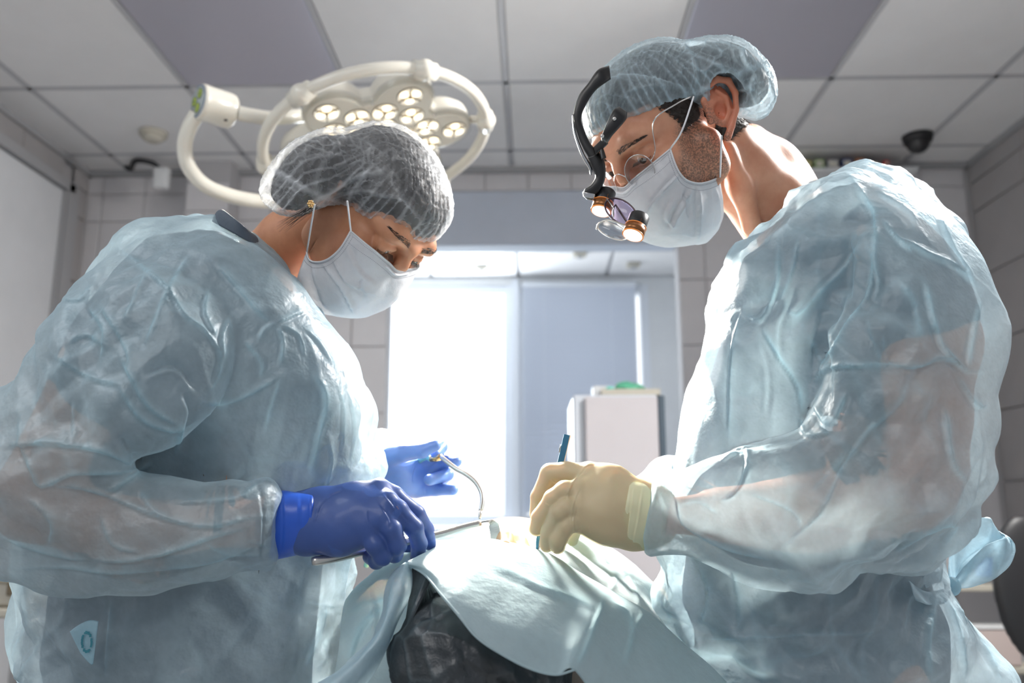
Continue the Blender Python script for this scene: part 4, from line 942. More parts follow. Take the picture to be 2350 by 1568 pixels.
mmask, mg = mask(PM, man, MMG, 1, mm_lines); tuck(mbody, PM, mb_['V'], mmask)
mmask['label'] = 'white face mask fanned open at the cheek'
loop(mmask, mg[0, 0]*.985+CAM*.015, P(1592, 222, .985), P(1565, 300, .97)); loop(mmask, mg[-1, 0]*.99+CAM*.01, P(1656, 312, .985))
MG = [([(1714, 556, 1874, 414, 1.10, .086), (1688, 586, 1922, 396, 1.10, .130), (1668, 640, 1990, 380, 1.10, .155), (1640, 715, 2090, 420, 1.10, .18), (1602, 820, 2185, 520, 1.10, .198), (1580, 900, 2228, 640, 1.10, .20), (1560, 990, 2240, 780, 1.10, .20), (1550, 1090, 2230, 950, 1.10, .19),
        (1528, 1200, 2190, 1130, 1.10, .18), (1519, 1300, 2160, 1270, 1.10, .175), (1526, 1390, 2178, 1350, 1.10, .175), (1552, 1470, 2225, 1425, 1.10, .178), (1566, 1530, 2285, 1500, 1.10, .18), (1575, 1600, 2350, 1580, 1.10, .185), (1600, 1800, 2440, 1780, 1.10, .19), (1610, 2420, 2440, 2420, 1.12, .20)], dict(e=2.3)),
      ([(1900, 470, 2080, 410, 1.03, .07), (1930, 560, 2170, 480, .985, .085), (1935, 660, 2240, 600, .95, .092), (1905, 760, 2278, 710, .93, .094), (1880, 850, 2296, 800, .915, .093), (1864, 915, 2290, 905, .905, .090), (1852, 948, 2280, 1020, .90, .087), (1842, 962, 2245, 1170, .895, .084),
        (1828, 978, 2120, 1295, .893, .080), (1790, 990, 1875, 1352, .895, .074), (1705, 1012, 1720, 1326, .905, .066), (1620, 1045, 1600, 1292, .918, .058), (1545, 1078, 1530, 1285, .93, .052), (1505, 1088, 1490, 1283, .937, .048), (1492, 1108, 1476, 1268, .94, .042)], dict(e=2.15)),
      ([(1900, 600, 1900, 850, 1.25, .07), (1850, 950, 1850, 1180, 1.28, .06), (1700, 1020, 1700, 1210, 1.20, .058), (1560, 1050, 1560, 1200, 1.14, .052), (1510, 1062, 1515, 1196, 1.11, .048), (1478, 1085, 1488, 1190, 1.10, .043), (1438, 1098, 1450, 1180, 1.09, .036)], dict(e=2.0))]
MLN = [([(1943, 395), (1982, 453), (2009, 499), (2005, 591), (2016, 653), (2001, 707)], 7, 5.0), ([(1982, 545), (2003, 600), (1989, 684), (1943, 745), (1905, 815), (1866, 892)], 7, 5.5), ([(1982, 545), (1943, 607), (1881, 668), (1828, 722), (1792, 700)], 6, 4.5), ([(1789, 699), (1820, 614), (1835, 537)], 6, 3.5),
       ([(1689, 707), (1743, 738), (1781, 660), (1789, 560)], 6, 3.6), ([(1743, 745), (1789, 822), (1828, 884), (1843, 953)], 7, 5.0), ([(1704, 707), (1681, 791), (1673, 899), (1673, 1015)], 6, 3.5), ([(1640, 740), (1612, 853), (1596, 946)], 6, 3.0), ([(1858, 776), (1881, 822), (1893, 861)], 6, 3.5),
       ([(1870, 892), (1905, 845), (1989, 841), (2097, 841), (2167, 822), (2221, 853), (2267, 853)], 7, 6.0), ([(2093, 838), (2066, 915), (2005, 976), (1966, 1023), (1928, 1084), (1881, 1177), (1781, 1269)], 6, 4.0), ([(1866, 930), (1905, 976), (1943, 899)], 7, 5), ([(1835, 953), (1851, 1000), (1912, 992)], 6, 4.5),
       ([(1650, 1061), (1712, 1030), (1704, 1107), (1666, 1146), (1640, 1138)], 6, 5.0), ([(1712, 1130), (1781, 1154), (1828, 1184), (1835, 1230)], 6, 3.5), ([(1566, 1200), (1635, 1246), (1704, 1269), (1781, 1285)], 6, 4.0), ([(1550, 1130), (1566, 1200), (1620, 1230)], 6, 3.5), ([(2059, 545), (2128, 583), (2197, 614), (2251, 668)], 7, 4.5),
       ([(2020, 499), (2060, 550), (2105, 583)], 6, 4), ([(2005, 437), (2090, 491), (2098, 530)], 7, 4), ([(2143, 468), (2190, 576), (2236, 645)], 7, 4.5), ([(2251, 684), (2228, 791), (2221, 853)], 7, 4.5), ([(2167, 930), (2182, 1053), (2221, 1115)], 8, 4.5), ([(2120, 637), (2159, 791), (2213, 853)], 8, 5.0), ([(1989, 730), (2020, 838)], 5, 3), ([(2026, 768), (2032, 838)], 4, 2.5),
       ([(2051, 1269), (2143, 1215), (2190, 1208), (2167, 1254)], 6, 4.5), ([(1562, 1466), (1666, 1466), (1774, 1462), (1900, 1456), (2020, 1454)], 4, 2.5), ([(1604, 1300), (1627, 1362), (1604, 1440)], 8, 3.5), ([(1681, 1300), (1697, 1400), (1690, 1450)], 8, 3), ([(1740, 760), (1765, 860), (1760, 960)], 9, -3), ([(2190, 860), (2240, 930), (2270, 930)], 7, 4), ([(2060, 640), (2100, 700), (2110, 790)], 9, 4),
       ([(2170, 1370), (2200, 1450), (2215, 1560)], 8, 5), ([(2185, 1370), (2240, 1460), (2300, 1560)], 8, 5), ([(2150, 1370), (2130, 1450), (2135, 1560)], 8, 4), ([(1560, 1160), (1600, 1150), (1650, 1180)], 6, 3), ([(1510, 1120), (1530, 1190), (1515, 1260)], 6, -3), ([(1945, 1030), (1900, 1090), (1860, 1130)], 6, 3), ([(1830, 640), (1790, 760), (1800, 850)], 10, -5), ([(1890, 700), (1870, 780), (1862, 850)], 9, -5)]
mgown = gown(man, MG, .0024, MLN, seed=50); mgown['label'] = 'pale blue translucent long-sleeved gown tied at the back'
g3 = glove(man, YEL_F, YEL_P, M['latex'], 'glove', grow=.0006, kf=.0028, lines=[([(1296, 1140), (1340, 1075), (1365, 1065)], 2.5, .9), ([(1300, 1155), (1312, 1110), (1345, 1085)], 2.5, .9), ([(1308, 1210), (1315, 1160), (1330, 1120)], 2.5, .8), ([(1262, 1100), (1268, 1105), (1275, 1110)], 2, .8), ([(1320, 1225), (1316, 1200), (1322, 1160)], 2.5, .9), ([(1335, 1225), (1332, 1205)], 2, .6), ([(1354, 1226), (1352, 1205)], 2, .6), ([(1262, 1162), (1250, 1155)], 2, .6)]); g3['label'] = 'cream latex glove on the near hand'
mc = cuff(g3, [(1446, 1104, 1420, 1252, .948, .033), (1455, 1102, 1432, 1258, .948, .0345), (1470, 1106, 1450, 1260, .946, .0355), (1484, 1112, 1464, 1263, .946, .0365), (1496, 1122, 1480, 1264, .945, .037)], M['latex_cuff'], lines=[([(1455, 1120), (1448, 1180), (1438, 1245)], 4, 1.4), ([(1475, 1120), (1465, 1190), (1452, 1255)], 4, 1.2)])
g4 = glove(man, FY_F, FY_P, M['latex_cuff'], 'glove', h=.0018); g4['label'] = 'cream latex glove on the far hand'
# tie bow at the man's back
def ribbon(name, mid, w, parent, mat, d_wob=.004, tw=0.0, n=8):
    """cloth strip along (px,py,depth) points with width vector in pixels"""
    p = cr(np.array([q[:3] for q in mid], float), n); wv = cr(np.array(w, float), n); k = 9; V = []
    for i in range(len(p)):
        for j in range(k):
            s_ = j/(k-1)*2-1; V.append(P(p[i, 0]+wv[i, 0]*s_, p[i, 1]+wv[i, 1]*s_, p[i, 2]+d_wob*math.cos(s_*2.6+i*.4)+tw*s_))
    m_ = len(p); F = [(i*k+j, i*k+j+1, (i+1)*k+j+1, (i+1)*k+j) for i in range(m_-1) for j in range(k-1)]; V = np.array(V); F = np.array(F)
    N = vnorm(V, F); V = V+N*(.0012*vnoise(V, .02, 7))[:, None]; n0 = len(V); bd = [(0, j) for j in range(k)]+[(i, k-1) for i in range(1, m_)]+[(m_-1, j) for j in range(k-2, -1, -1)]+[(i, 0) for i in range(m_-2, 0, -1)]
    bi = [i*k+j for i, j in bd]; sd = [(bi[q], bi[q-1], bi[q-1]+n0, bi[q]+n0) for q in range(len(bi))]
    o = mk(name, np.concatenate([V, V-N*.0006]), np.concatenate([F, F[:, ::-1]+n0, sd]), mat, parent); attr(o, 'fold', np.full(len(V)*2, .1)); return o
ribbon('tie_loop', [(2185, 1345, 1.08), (2192, 1290, 1.08), (2225, 1235, 1.08), (2275, 1215, 1.08), (2292, 1222, 1.085), (2268, 1250, 1.10), (2225, 1290, 1.10), (2190, 1335, 1.09)], [(8, 4), (14, 8), (30, 22), (12, 28), (14, 18), (10, 14), (12, 16), (6, 4)], mgown, M['gown'])
ribbon('tie_loop', [(2190, 1345, 1.07), (2230, 1318, 1.065), (2275, 1290, 1.06), (2312, 1262, 1.06), (2318, 1238, 1.07), (2300, 1228, 1.085)], [(4, 8), (8, 28), (12, 36), (12, 26), (10, 10), (8, 8)], mgown, M['gown'])
ribbon('tie_end', [(2188, 1350, 1.07), (2160, 1370, 1.02), (2125, 1372, .975), (2092, 1355, .955)], [(3, 9), (5, 15), (6, 16), (8, 22)], mgown, M['gown'])
ribbon('tie_end', [(2182, 1345, 1.06), (2150, 1325, 1.01), (2120, 1338, .98)], [(3, 8), (4, 12), (4, 14)], mgown, M['gown'])
k_ = MB().ellip(P(2186, 1346, 1.06), (.010, .009, .012)); o = k_.build('tie_knot', M['gown'], mgown, True); attr(o, 'fold', np.full(len(o.data.vertices), 1.0))
mscr = body_mesh([([P(1830, 560, 1.11), P(1870, 750, 1.11), P(1890, 950, 1.11), P(1860, 1200, 1.11), P(1850, 1450, 1.11), P(1850, 1640, 1.12)], [.120, .160, .165, .155, .160, .165], .05),
    ([P(2010, 520, .99), P(2070, 640, .965), P(2100, 720, .95)], [.070, .068, .066], .03), ([P(1900, 560, 1.25), P(1930, 720, 1.29)], [.07, .065], .03)], (.05, .78, .75), (.95, 1.45, 1.66), .008)
tuck_in(mbody, nh+len(hye[0])+len(hfy[0]), GB[man.name], mbm[1])
sV = settle(mscr[0]+vnorm(*mscr)*(.003*vnoise(mscr[0], .04))[:, None], mscr[1], GB[man.name], .013); mk('scrub_top', sV, mscr[1][~stray(sV, mscr[1], GB[man.name])], M['scrubs'], man)
# ================================================================== the patient, the table and the drapes
M['film'] = fabric('dark_cap_film', (.022, .026, .030), (.10, .15, .17), .95, afold=.1, agraze=.2, gloss=.08, bstr=.5, transl=.2, mott=.1)
nose = P(1160, 1227, 1.0); M['skin_p'] = skin('skin_lit_yellow', (.88, .64, .38), (.80, .52, .28))  # yellow of the lamplight is painted into the patient's skin colour
class PoseR(Pose):
    def __init__(s, R, t): s.R = R; s.t = t
F_ = np.array([.03, -.22, 1.0]); F_ /= np.linalg.norm(F_); U_ = np.array([.0, -1.0, -.22]); U_ -= F_*(U_@F_); U_ /= np.linalg.norm(U_)
Rp = np.stack([F_, np.cross(U_, F_), U_], 1); PP = PoseR(Rp, nose-Rp@np.array([.108, 0, -.030])-np.array([0, 0, .0]))
patient = thing('person', (-.03, 1.5, 0), 'patient lying under the drapes, only the nose and dark-capped crown showing', 'person')
pn = [PP.w((-.03, 0, -.08)), PP.w((-.035, 0, -.15)), PP.w((-.04, 0, -.20))]
V, F = head_mesh(PP, (pn, [.055, .055, .07]), False, [], .003); F = flip_if(V, F)
c0 = PP.w((-.05, 0, -.22)); pc = [([c0, c0+z_(0, .25, -.01), c0+z_(0, .55, -.02)], [.09, .125, .13], .05), ([c0+z_(0, .55, -.02), c0+z_(0, .95, -.02)], [.13, .11], .05),
     ([c0+z_(-.16, .08, -.02), c0+z_(-.24, .35, -.04), c0+z_(-.22, .6, -.03)], [.055, .045, .035], .03), ([c0+z_(.16, .08, -.02), c0+z_(.24, .35, -.04), c0+z_(.22, .6, -.03)], [.055, .045, .035], .03)]
pb = body_mesh(pc, c0+z_(-.4, -.15, -.3), c0+z_(.4, 1.15, .25), .010); V, F = join((PP.w(V), F), pb)
pbody = mk('body', V, F, M['skin_p'], patient); pbody['label'] = 'tip of the nose, lamp warmth put into the skin colour'
g = G((-.16, -.14, -.14), (.14, .14, .18), .0025); cranium(g); g.ell(PP.l(P(1052, 1520, .87)), .064, .03); X, Y, Z = g.grid(); g.F = g.F-.006; H = Z+.2*X-.012; hh = np.clip(.5+.5*(-H-g.F)/.006, 0, 1); g.F = (g.F+(-H-g.F)*hh+.006*hh*(1-hh)).astype(np.float32)
V, F = g.mesh(1); V = PP.w(V); F = flip_if(V, F); N = vnorm(V, F); w1 = np.exp(-(worley(V, .035, 3)/.08)**2); V = V+N*(.0015*w1+.004*vnoise(V, .03, 2)+.5*crumple(V, 6, (.015, .05), .02, 5))[:, None]
pcap = mk('head_wrap', V, F, M['film'], patient); attr(pcap, 'fold', .5*w1*np.clip(vnoise(V, .06, 5)+.3, 0, 1)); pcap['label'] = 'dark crumpled wrap over the crown'
tz = c0[2]-.17
table = thing('operating_table', (-.0, 1.75, 0), 'operating table hidden beneath the pale blue drapes', 'table')
MB().box((.02, 1.78, tz), (.20, .72, .030), bev=.02).build('table_top', M['dark'], table)
MB().box((0, .92, tz+.0), (.10, .12, .025), bev=.015).build('head_rest', M['dark'], table)
MB().box((0, 1.75, (tz-.03)/2+.05), (.12, .16, (tz-.03)/2-.05), bev=.02).build('column', M['chrome'], table)
MB().box((0, 1.75, .05), (.28, .50, .05), bev=.03).build('base', M['white_paint'], table)
def sheet(name, rows, mat, label=None, parent=None, lines=(), n=14, crk=1.0, seed=3, cat=None, th=.0008, relaxn=1):
    """cloth through a net of (px,py,distance) points"""
    A = np.array([[P(*q) for q in r] for r in rows]); S = cr(A, n); S = cr(S.transpose(1, 0, 2), n).transpose(1, 0, 2); nr, nc = S.shape[:2]; V = S.reshape(-1, 3)
    I = np.arange(nr*nc).reshape(nr, nc); F = np.stack([I[:-1, :-1], I[:-1, 1:], I[1:, 1:], I[1:, :-1]], -1).reshape(-1, 4)
    N = vnorm(V, F); 
    if (N*(CAM-V)).sum() < 0: F = F[:, ::-1]; N = -N
    V = V+N*(crk*(.30*crumple(V, 5, (.06, .16), .05, seed)+.12*crumple(V, 5, (.02, .05), .02, seed+40)*np.clip(vnoise(V, .1, seed)+.3, 0, 1)))[:, None]; N = vnorm(V, F)
    dn, fo = creases(V, N, lines, -.5); V = V+N*dn[:, None]; V = relax(V, F, relaxn, .3); m_ = len(V)
    bd = list(I[0])+list(I[1:, -1])+list(I[-1, -2::-1])+list(I[-2:0:-1, 0]); sd = [(bd[k], bd[k-1], bd[k-1]+m_, bd[k]+m_) for k in range(len(bd))]
    o = mk(name, np.concatenate([V, V-N*th]), np.concatenate([F, F[:, ::-1]+m_, np.array(sd)]), mat, parent); attr(o, 'fold', np.concatenate([fo, fo]))
    if label: tag(o, label, cat or 'surgical drape')
    return o
top = [(936, 1292), (977, 1265), (1019, 1246), (1083, 1237), (1147, 1241), (1223, 1258), (1270, 1278), (1330, 1312), (1398, 1352), (1466, 1392), (1530, 1444), (1594, 1499), (1666, 1565), (1740, 1640)]
bot = [(938, 1297), (975, 1320), (1010, 1362), (1053, 1414), (1096, 1465), (1160, 1507), (1219, 1536), (1275, 1549), (1318, 1538), (1390, 1640), (1450, 1720), (1500, 1800), (1560, 1900), (1620, 2000)]
TD = [.93, .95, .965, .975, .975, .97, .965, .96, .955, .95, .945, .94, .935, .93]
BD = [.90, .86, .825, .80, .785, .78, .78, .785, .79, .79, .79, .79, .79, .79]
back = [(x+6, y+(26 if 2 < i < 7 else 34), d+.05) for i, ((x, y), d) in enumerate(zip(top, TD))]
r0 = [(x, y, d) for (x, y), d in zip(top, TD)]; r3 = [(x, y, d) for (x, y), d in zip(bot, BD)]
mix = lambda a, b, t, up=0, dd=0: [(p[0]+(q[0]-p[0])*t, p[1]+(q[1]-p[1])*t-up, p[2]+(q[2]-p[2])*t+dd) for p, q in zip(a, b)]
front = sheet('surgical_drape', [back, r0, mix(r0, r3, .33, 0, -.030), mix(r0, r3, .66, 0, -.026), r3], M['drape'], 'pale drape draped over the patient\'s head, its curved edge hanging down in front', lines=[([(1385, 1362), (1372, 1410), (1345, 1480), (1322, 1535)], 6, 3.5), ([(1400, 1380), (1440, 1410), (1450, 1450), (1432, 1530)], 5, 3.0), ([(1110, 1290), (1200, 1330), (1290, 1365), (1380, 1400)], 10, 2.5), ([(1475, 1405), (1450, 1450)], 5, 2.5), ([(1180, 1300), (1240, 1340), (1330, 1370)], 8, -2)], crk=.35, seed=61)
n_ = len(front.data.vertices)//2; fv = getv(front); fb = BVHTree.FromPolygons(fv[:n_].tolist(), [tuple(q.vertices) for q in front.data.polygons if max(q.vertices) < n_])
for o_ in (pbody, pcap):
    v_ = getv(o_)
    for i in np.where(v_[:, 1] < 1.02)[0]:
        loc, nn_, _, ds = fb.find_nearest(Vector(v_[i]))
        if ds < .05 and (Vector(v_[i])-loc).dot(nn_) > -.004 and loc[1] < nose[1]-.03 and nn_.dot(Vector(CAM)-loc) > 0: v_[i] = np.array(loc-nn_*.005)
    setv(o_, v_)
hem = [np.array(P(*q)) for q in r3[:9]]; MB().tube(cr(np.array(hem), 8)+0*UP, .0012, 6).build('hem', M['drape'], front, True)
bt = [(985, 1228, 1.12), (1040, 1213, 1.16), (1095, 1203, 1.18), (1150, 1198, 1.2), (1215, 1195, 1.2), (1285, 1204, 1.2), (1335, 1222, 1.19), (1395, 1257, 1.17), (1440, 1288, 1.16), (1490, 1333, 1.15), (1535, 1385, 1.14), (1568, 1450, 1.13), (1600, 1530, 1.12)]
bl = [(965, 1275, 1.03), (1020, 1262, 1.035), (1075, 1256, 1.04), (1130, 1258, 1.045), (1190, 1265, 1.045), (1240, 1275, 1.04), (1285, 1295, 1.03), (1335, 1325, 1.02), (1385, 1358, 1.01), (1440, 1395, 1.0), (1500, 1440, .995), (1560, 1500, .985), (1610, 1560, .98)]
bb = [(q[0]*.6+1215*.4, 1199+(q[1]-1195)*.55, 1.75) for q in bt]; b3 = [(q[0]+20, q[1]+170, q[2]-.03) for q in bl]
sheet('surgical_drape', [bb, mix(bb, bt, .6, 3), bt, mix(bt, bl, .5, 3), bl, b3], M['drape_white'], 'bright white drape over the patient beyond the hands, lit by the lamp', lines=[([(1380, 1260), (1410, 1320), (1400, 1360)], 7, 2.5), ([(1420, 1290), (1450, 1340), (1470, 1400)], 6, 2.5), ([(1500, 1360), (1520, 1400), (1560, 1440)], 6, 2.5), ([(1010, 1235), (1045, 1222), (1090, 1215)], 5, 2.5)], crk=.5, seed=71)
lt = [(796, 1375, 1.01), (812, 1353, 1.01), (840, 1328, 1.005), (872, 1304, 1.0), (905, 1283, .995), (940, 1262, .99), (985, 1250, .99)]
sheet('surgical_drape', [[(q[0]+14, q[1]+14, q[2]+.06) for q in lt], lt, [(785, 1430, .98), (805, 1425, .975), (835, 1410, .97), (870, 1400, .965), (910, 1390, .96), (950, 1380, .955), (1000, 1370, .955)], [(778, 1490, .96), (800, 1490, .955), (830, 1490, .95), (870, 1490, .945), (910, 1480, .94), (950, 1480, .94), (1000, 1480, .945)], [(760, 1600, .95), (790, 1600, .945), (820, 1600, .94), (870, 1600, .935), (920, 1600, .935), (960, 1600, .94), (1010, 1600, .945)], [(750, 1780, .95), (790, 1780, .945), (820, 1780, .94), (870, 1780, .935), (920, 1780, .935), (960, 1780, .94), (1010, 1780, .945)]],
      M['drape'], 'cyan side drape hanging between the grey-capped person\'s gown and the patient\'s head', lines=[([(800, 1410), (840, 1385), (900, 1375)], 6, 3), ([(850, 1350), (870, 1400), (860, 1470)], 10, -3), ([(800, 1520), (830, 1440), (880, 1390)], 8, 2.5)], crk=.5, seed=81)
L_ = [(930, 1292), (902, 1314), (885, 1354), (879, 1405), (866, 1439), (849, 1473), (790, 1520), (730, 1568), (650, 1640)]; R_ = [(940, 1294), (968, 1322), (962, 1352), (932, 1392), (911, 1432), (897, 1468), (872, 1522), (846, 1568), (800, 1640)]
rows = [[(a_[0], a_[1], .925-.012*i), (a_[0]*.7+b_[0]*.3, a_[1]*.7+b_[1]*.3-2, .900-.012*i), (a_[0]*.3+b_[0]*.7, a_[1]*.3+b_[1]*.7, .905-.012*i), (b_[0], b_[1], .925-.012*i)] for i, (a_, b_) in enumerate(zip(L_, R_))]
sheet('drape_corner', rows, M['gown'], None, front, lines=[([(905, 1325), (895, 1380), (880, 1440), (820, 1520)], 6, 2)], crk=.4, seed=91)
# ------------------------------------------------------------------ instruments
t = thing('suction_tube', P(1070, 1088, 1.15), 'bent steel suction tube held in the far blue-gloved hand', 'suction tube')
sp = cr(np.array([P(1010, 1047, 1.18), P(1044, 1074, 1.165), P(1069, 1088, 1.155), P(1091, 1106, 1.145), P(1104, 1128, 1.135), P(1107, 1150, 1.125), P(1103, 1174, 1.115)]), 6)
MB().tube(sp, np.linspace(.0036, .0031, len(sp)), 16).build('shaft', M['steel'], t, True)
MB().tube([P(1103, 1174, 1.115), P(1102, 1180, 1.112), P(1101, 1191, 1.108)], [.0031, .0022, .0020], 16).build('tip', M['steel'], t, True)
MB().tube([P(1101, 1189, 1.108), P(1101, 1191.3, 1.1078)], [.0013, .0013], 10).build('opening', M['black'], t, True)
MB().tube([P(1012, 1049, 1.18), P(1000, 1052, 1.183), P(988, 1054, 1.187)], [.0048, .0052, .0040], 14).build('hub', M['gold'], t, True)
MB().tube(cr(np.array([P(990, 1054, 1.187), P(976, 1050, 1.2), P(950, 1070, 1.235), P(900, 1130, 1.28), P(840, 1300, 1.32)]), 6), .0042, 10).build('hose', simple('hose_silicone_green', (.25, .62, .58), .3), t, True)
t = thing('retractor', P(900, 1250, .96), 'long steel retractor with a right-angled blade under the near blue-gloved hand', 'retractor')
rp = cr(np.array([P(716, 1289, .915), P(760, 1282, .925), P(812, 1270, .94), P(900, 1250, .965), P(998, 1229, .985), P(1060, 1211, .998), P(1104, 1200, 1.005)]), 6)
MB().tube(rp, np.interp(np.linspace(0, 1, len(rp)), [0, .03, .5, .62, 1], [.0042, .0052, .0052, .0042, .0036]), 16).build('handle', M['steel'], t, True)
bl_ = cr(np.array([P(1098, 1201, 1.004), P(1115, 1197, 1.006), P(1128, 1199, 1.007), P(1134, 1210, 1.007), P(1139, 1240, 1.004), P(1141, 1262, 1.0)]), 5); mb = MB()
Vb = []; 
for i in range(len(bl_)):
    tg = bl_[min(i+1, len(bl_)-1)]-bl_[max(i-1, 0)]; tg /= np.linalg.norm(tg); w_ = np.array([1.0, -.25, 0])*min(1, i/9)+np.array([0, -1, .1])*(1-min(1, i/9)); w_ = w_-tg*(w_@tg); w_ /= np.linalg.norm(w_); nn_ = np.cross(tg, w_); hw = np.interp(i/(len(bl_)-1), [0, .3, .5, 1], [.0028, .003, .0062, .0066])
    for (a_, b_) in ((-1, -1), (1, -1), (1, 1), (-1, 1)): Vb.append(bl_[i]+w_*hw*a_+nn_*.0011*b_)
n_ = len(bl_); mb.add(Vb, [(i*4+k, i*4+(k+1) % 4, i*4+4+(k+1) % 4, i*4+4+k) for i in range(n_-1) for k in range(4)]+[(3, 2, 1, 0), (n_*4-4, n_*4-3, n_*4-2, n_*4-1)]); mb.build('blade', M['steel'], t)
t = thing('tweezers', P(1260, 1150, .975), 'blue-grey tweezers standing upright in the cream-gloved fingers', 'tweezers')
tw = simple('tweezer_blue_steel', (.10, .30, .46), .3, metal=.7)
def strip(pts, w, th, wd):
    pts = cr(np.array(pts), 5); Vb = []; k = len(pts)
    for i in range(k):
        tg = pts[min(i+1, k-1)]-pts[max(i-1, 0)]; tg /= np.linalg.norm(tg); w_ = np.array(wd, float); w_ -= tg*(w_@tg); w_ /= np.linalg.norm(w_); nn_ = np.cross(tg, w_); hw = np.interp(i/(k-1), np.linspace(0, 1, len(w)), w)
        for (a_, b_) in ((-1, -1), (1, -1), (1, 1), (-1, 1)): Vb.append(pts[i]+w_*hw*a_+nn_*th*b_)
    return MB().add(Vb, [(i*4+q, i*4+(q+1) % 4, i*4+4+(q+1) % 4, i*4+4+q) for i in range(k-1) for q in range(4)]+[(3, 2, 1, 0), (k*4-4, k*4-3, k*4-2, k*4-1)])
strip([P(1301, 998, .985), P(1287, 1058, .98), P(1262, 1150, .975), P(1237, 1226, .972), P(1232, 1262, .972)], [.0036, .0036, .0034, .0022, .0012], .0010, RT).build('blade', tw, t)
strip([P(1304, 999, .988), P(1293, 1040, .992), P(1270, 1150, .990), P(1243, 1226, .975), P(1234, 1262, .973)], [.0034, .0036, .0034, .0022, .0012], .0010, RT+.35*FW).build('blade', M['steel'], t)
MB().ellip(P(1285, 1030, .98), (.0012, .0012, .005), frame(P(1300, 998, .985)-P(1287, 1058, .98))).build('guide_pin', M['chrome'], t, True)
# ------------------------------------------------------------------ loupes and curved arm
lp = thing('loupes', P(1400, 480, 1.0), 'black head-mounted surgical loupes with two barrels, their lens reflections made to glow, and a curved arm', 'loupes')
def flat(secs, name, mat, parent, n=8, ns=20, e=4.5):
    V, F4, F3 = lofty(secs, n=n, ns=ns, e=e); return mk(name, V, F4, mat, parent, True, F3)
flat([(1398, 150, 1402, 182, 1.035, .010), (1372, 160, 1390, 190, 1.03, .010), (1350, 190, 1368, 207, 1.03, .009), (1327, 222, 1350, 232, 1.03, .008), (1316, 268, 1334, 270, 1.03, .008), (1326, 312, 1344, 306, 1.03, .008), (1338, 340, 1358, 333, 1.03, .009), (1353, 366, 1378, 352, 1.03, .010)], 'curved_arm', M['black'], lp)
flat([(1349, 362, 1376, 349, 1.03, .0105), (1357, 383, 1388, 372, 1.03, .011), (1366, 405, 1390, 402, 1.03, .011), (1356, 424, 1384, 424, 1.03, .011), (1342, 434, 1372, 444, 1.03, .010), (1338, 446, 1352, 452, 1.03, .009)], 'hinge_block', M['black'], lp)
flat([(1312, 262, 1316, 262, 1.032, .005), (1317, 308, 1323, 306, 1.032, .005), (1333, 356, 1341, 352, 1.032, .006), (1350, 386, 1358, 382, 1.032, .006), (1354, 402, 1360, 402, 1.032, .005)], 'arm_cover', M['chrome'], lp)
flat([(1421, 244, 1440, 258, 1.0, .006), (1408, 252, 1437, 274, .998, .009), (1396, 275, 1421, 294, .998, .010), (1385, 300, 1405, 312, 1.0, .010), (1380, 314, 1396, 326, 1.003, .008), (1381, 324, 1390, 331, 1.006, .005)], 'forehead_pad', M['black'], lp)
flat([(1362, 338, 1368, 356, 1.02, .007), (1378, 322, 1386, 340, 1.012, .007), (1390, 312, 1396, 330, 1.006, .006)], 'pad_bracket', M['black'], lp)
flat([(1376, 345, 1384, 338, 1.015, .008), (1380, 366, 1392, 362, 1.01, .008)], 'clamp', M['black'], lp)
for q in ((1410, 273), (1382, 312)): MB().ellip(P(*q, .988), .0026, n=10, m_=7).build('rivet', M['chrome'], lp, True)
flat([(1337, 440, 1368, 446, 1.03, .011), (1338, 451, 1366, 456, 1.03, .011)], 'pivot', M['chrome'], lp); flat([(1340, 452, 1366, 457, 1.03, .010), (1346, 458, 1360, 460, 1.03, .008)], 'pivot_cap', M['black'], lp)
band = simple('amber_ring', (.30, .12, .04), .3, metal=.5); glow = simple('lens_reflection', (1, .96, .9), .2, em=(1, .97, .92), ems=2.2); orange = simple('orange_line', (.85, .28, .06), .3, em=(1, .35, .08), ems=.25)  # lens emission stands in for the bright field reflected in the barrels
for (a_, b_, d_, r_) in (((1392, 440), (1379, 486), 1.035, .0122), ((1468, 496), (1452, 541), .985, .0122)):
    A = P(*a_, d_); B = P(*b_, d_-.012); ax_ = (B-A)/np.linalg.norm(B-A); L = np.linalg.norm(B-A)
    br = MB().tube([A, A+ax_*.001, A+ax_*L*.55, A+ax_*L*.56], [r_*.9, r_*.98, r_*.98, r_*.97], 40).build('barrel', M['black'], lp, True)
    MB().tube([A+ax_*L*.56, A+ax_*L*.98], [r_*1.05, r_*1.05], 40).build('amber_ring', band, br, True)
    for k_ in (.57, .97): MB().tube([A+ax_*L*(k_-.012), A+ax_*L*(k_+.012)], [r_*1.075]*2, 40).build('orange_line', orange, br, True)
    MB().tube([A+ax_*L*.98, A+ax_*L*1.0], [r_*.93, r_*.93], 40).build('lens_reflection', glow, br, True)
    f_ = frame(ax_, RT); mb = MB().box(A+ax_*L*.38-f_[:, 1]*r_*.0+(-FW)*r_*.97, (.0022, .0008, L*.18), np.stack([RT, FW, ax_], 1)); mb.build('slider', band, br)
rim = simple('rim_gunmetal', (.10, .07, .08), .2, metal=1)
lensA = glassy('violet_lens', (.78, .72, .84), .10); lensB = glassy('clear_lens', (.90, .93, .95), .10)
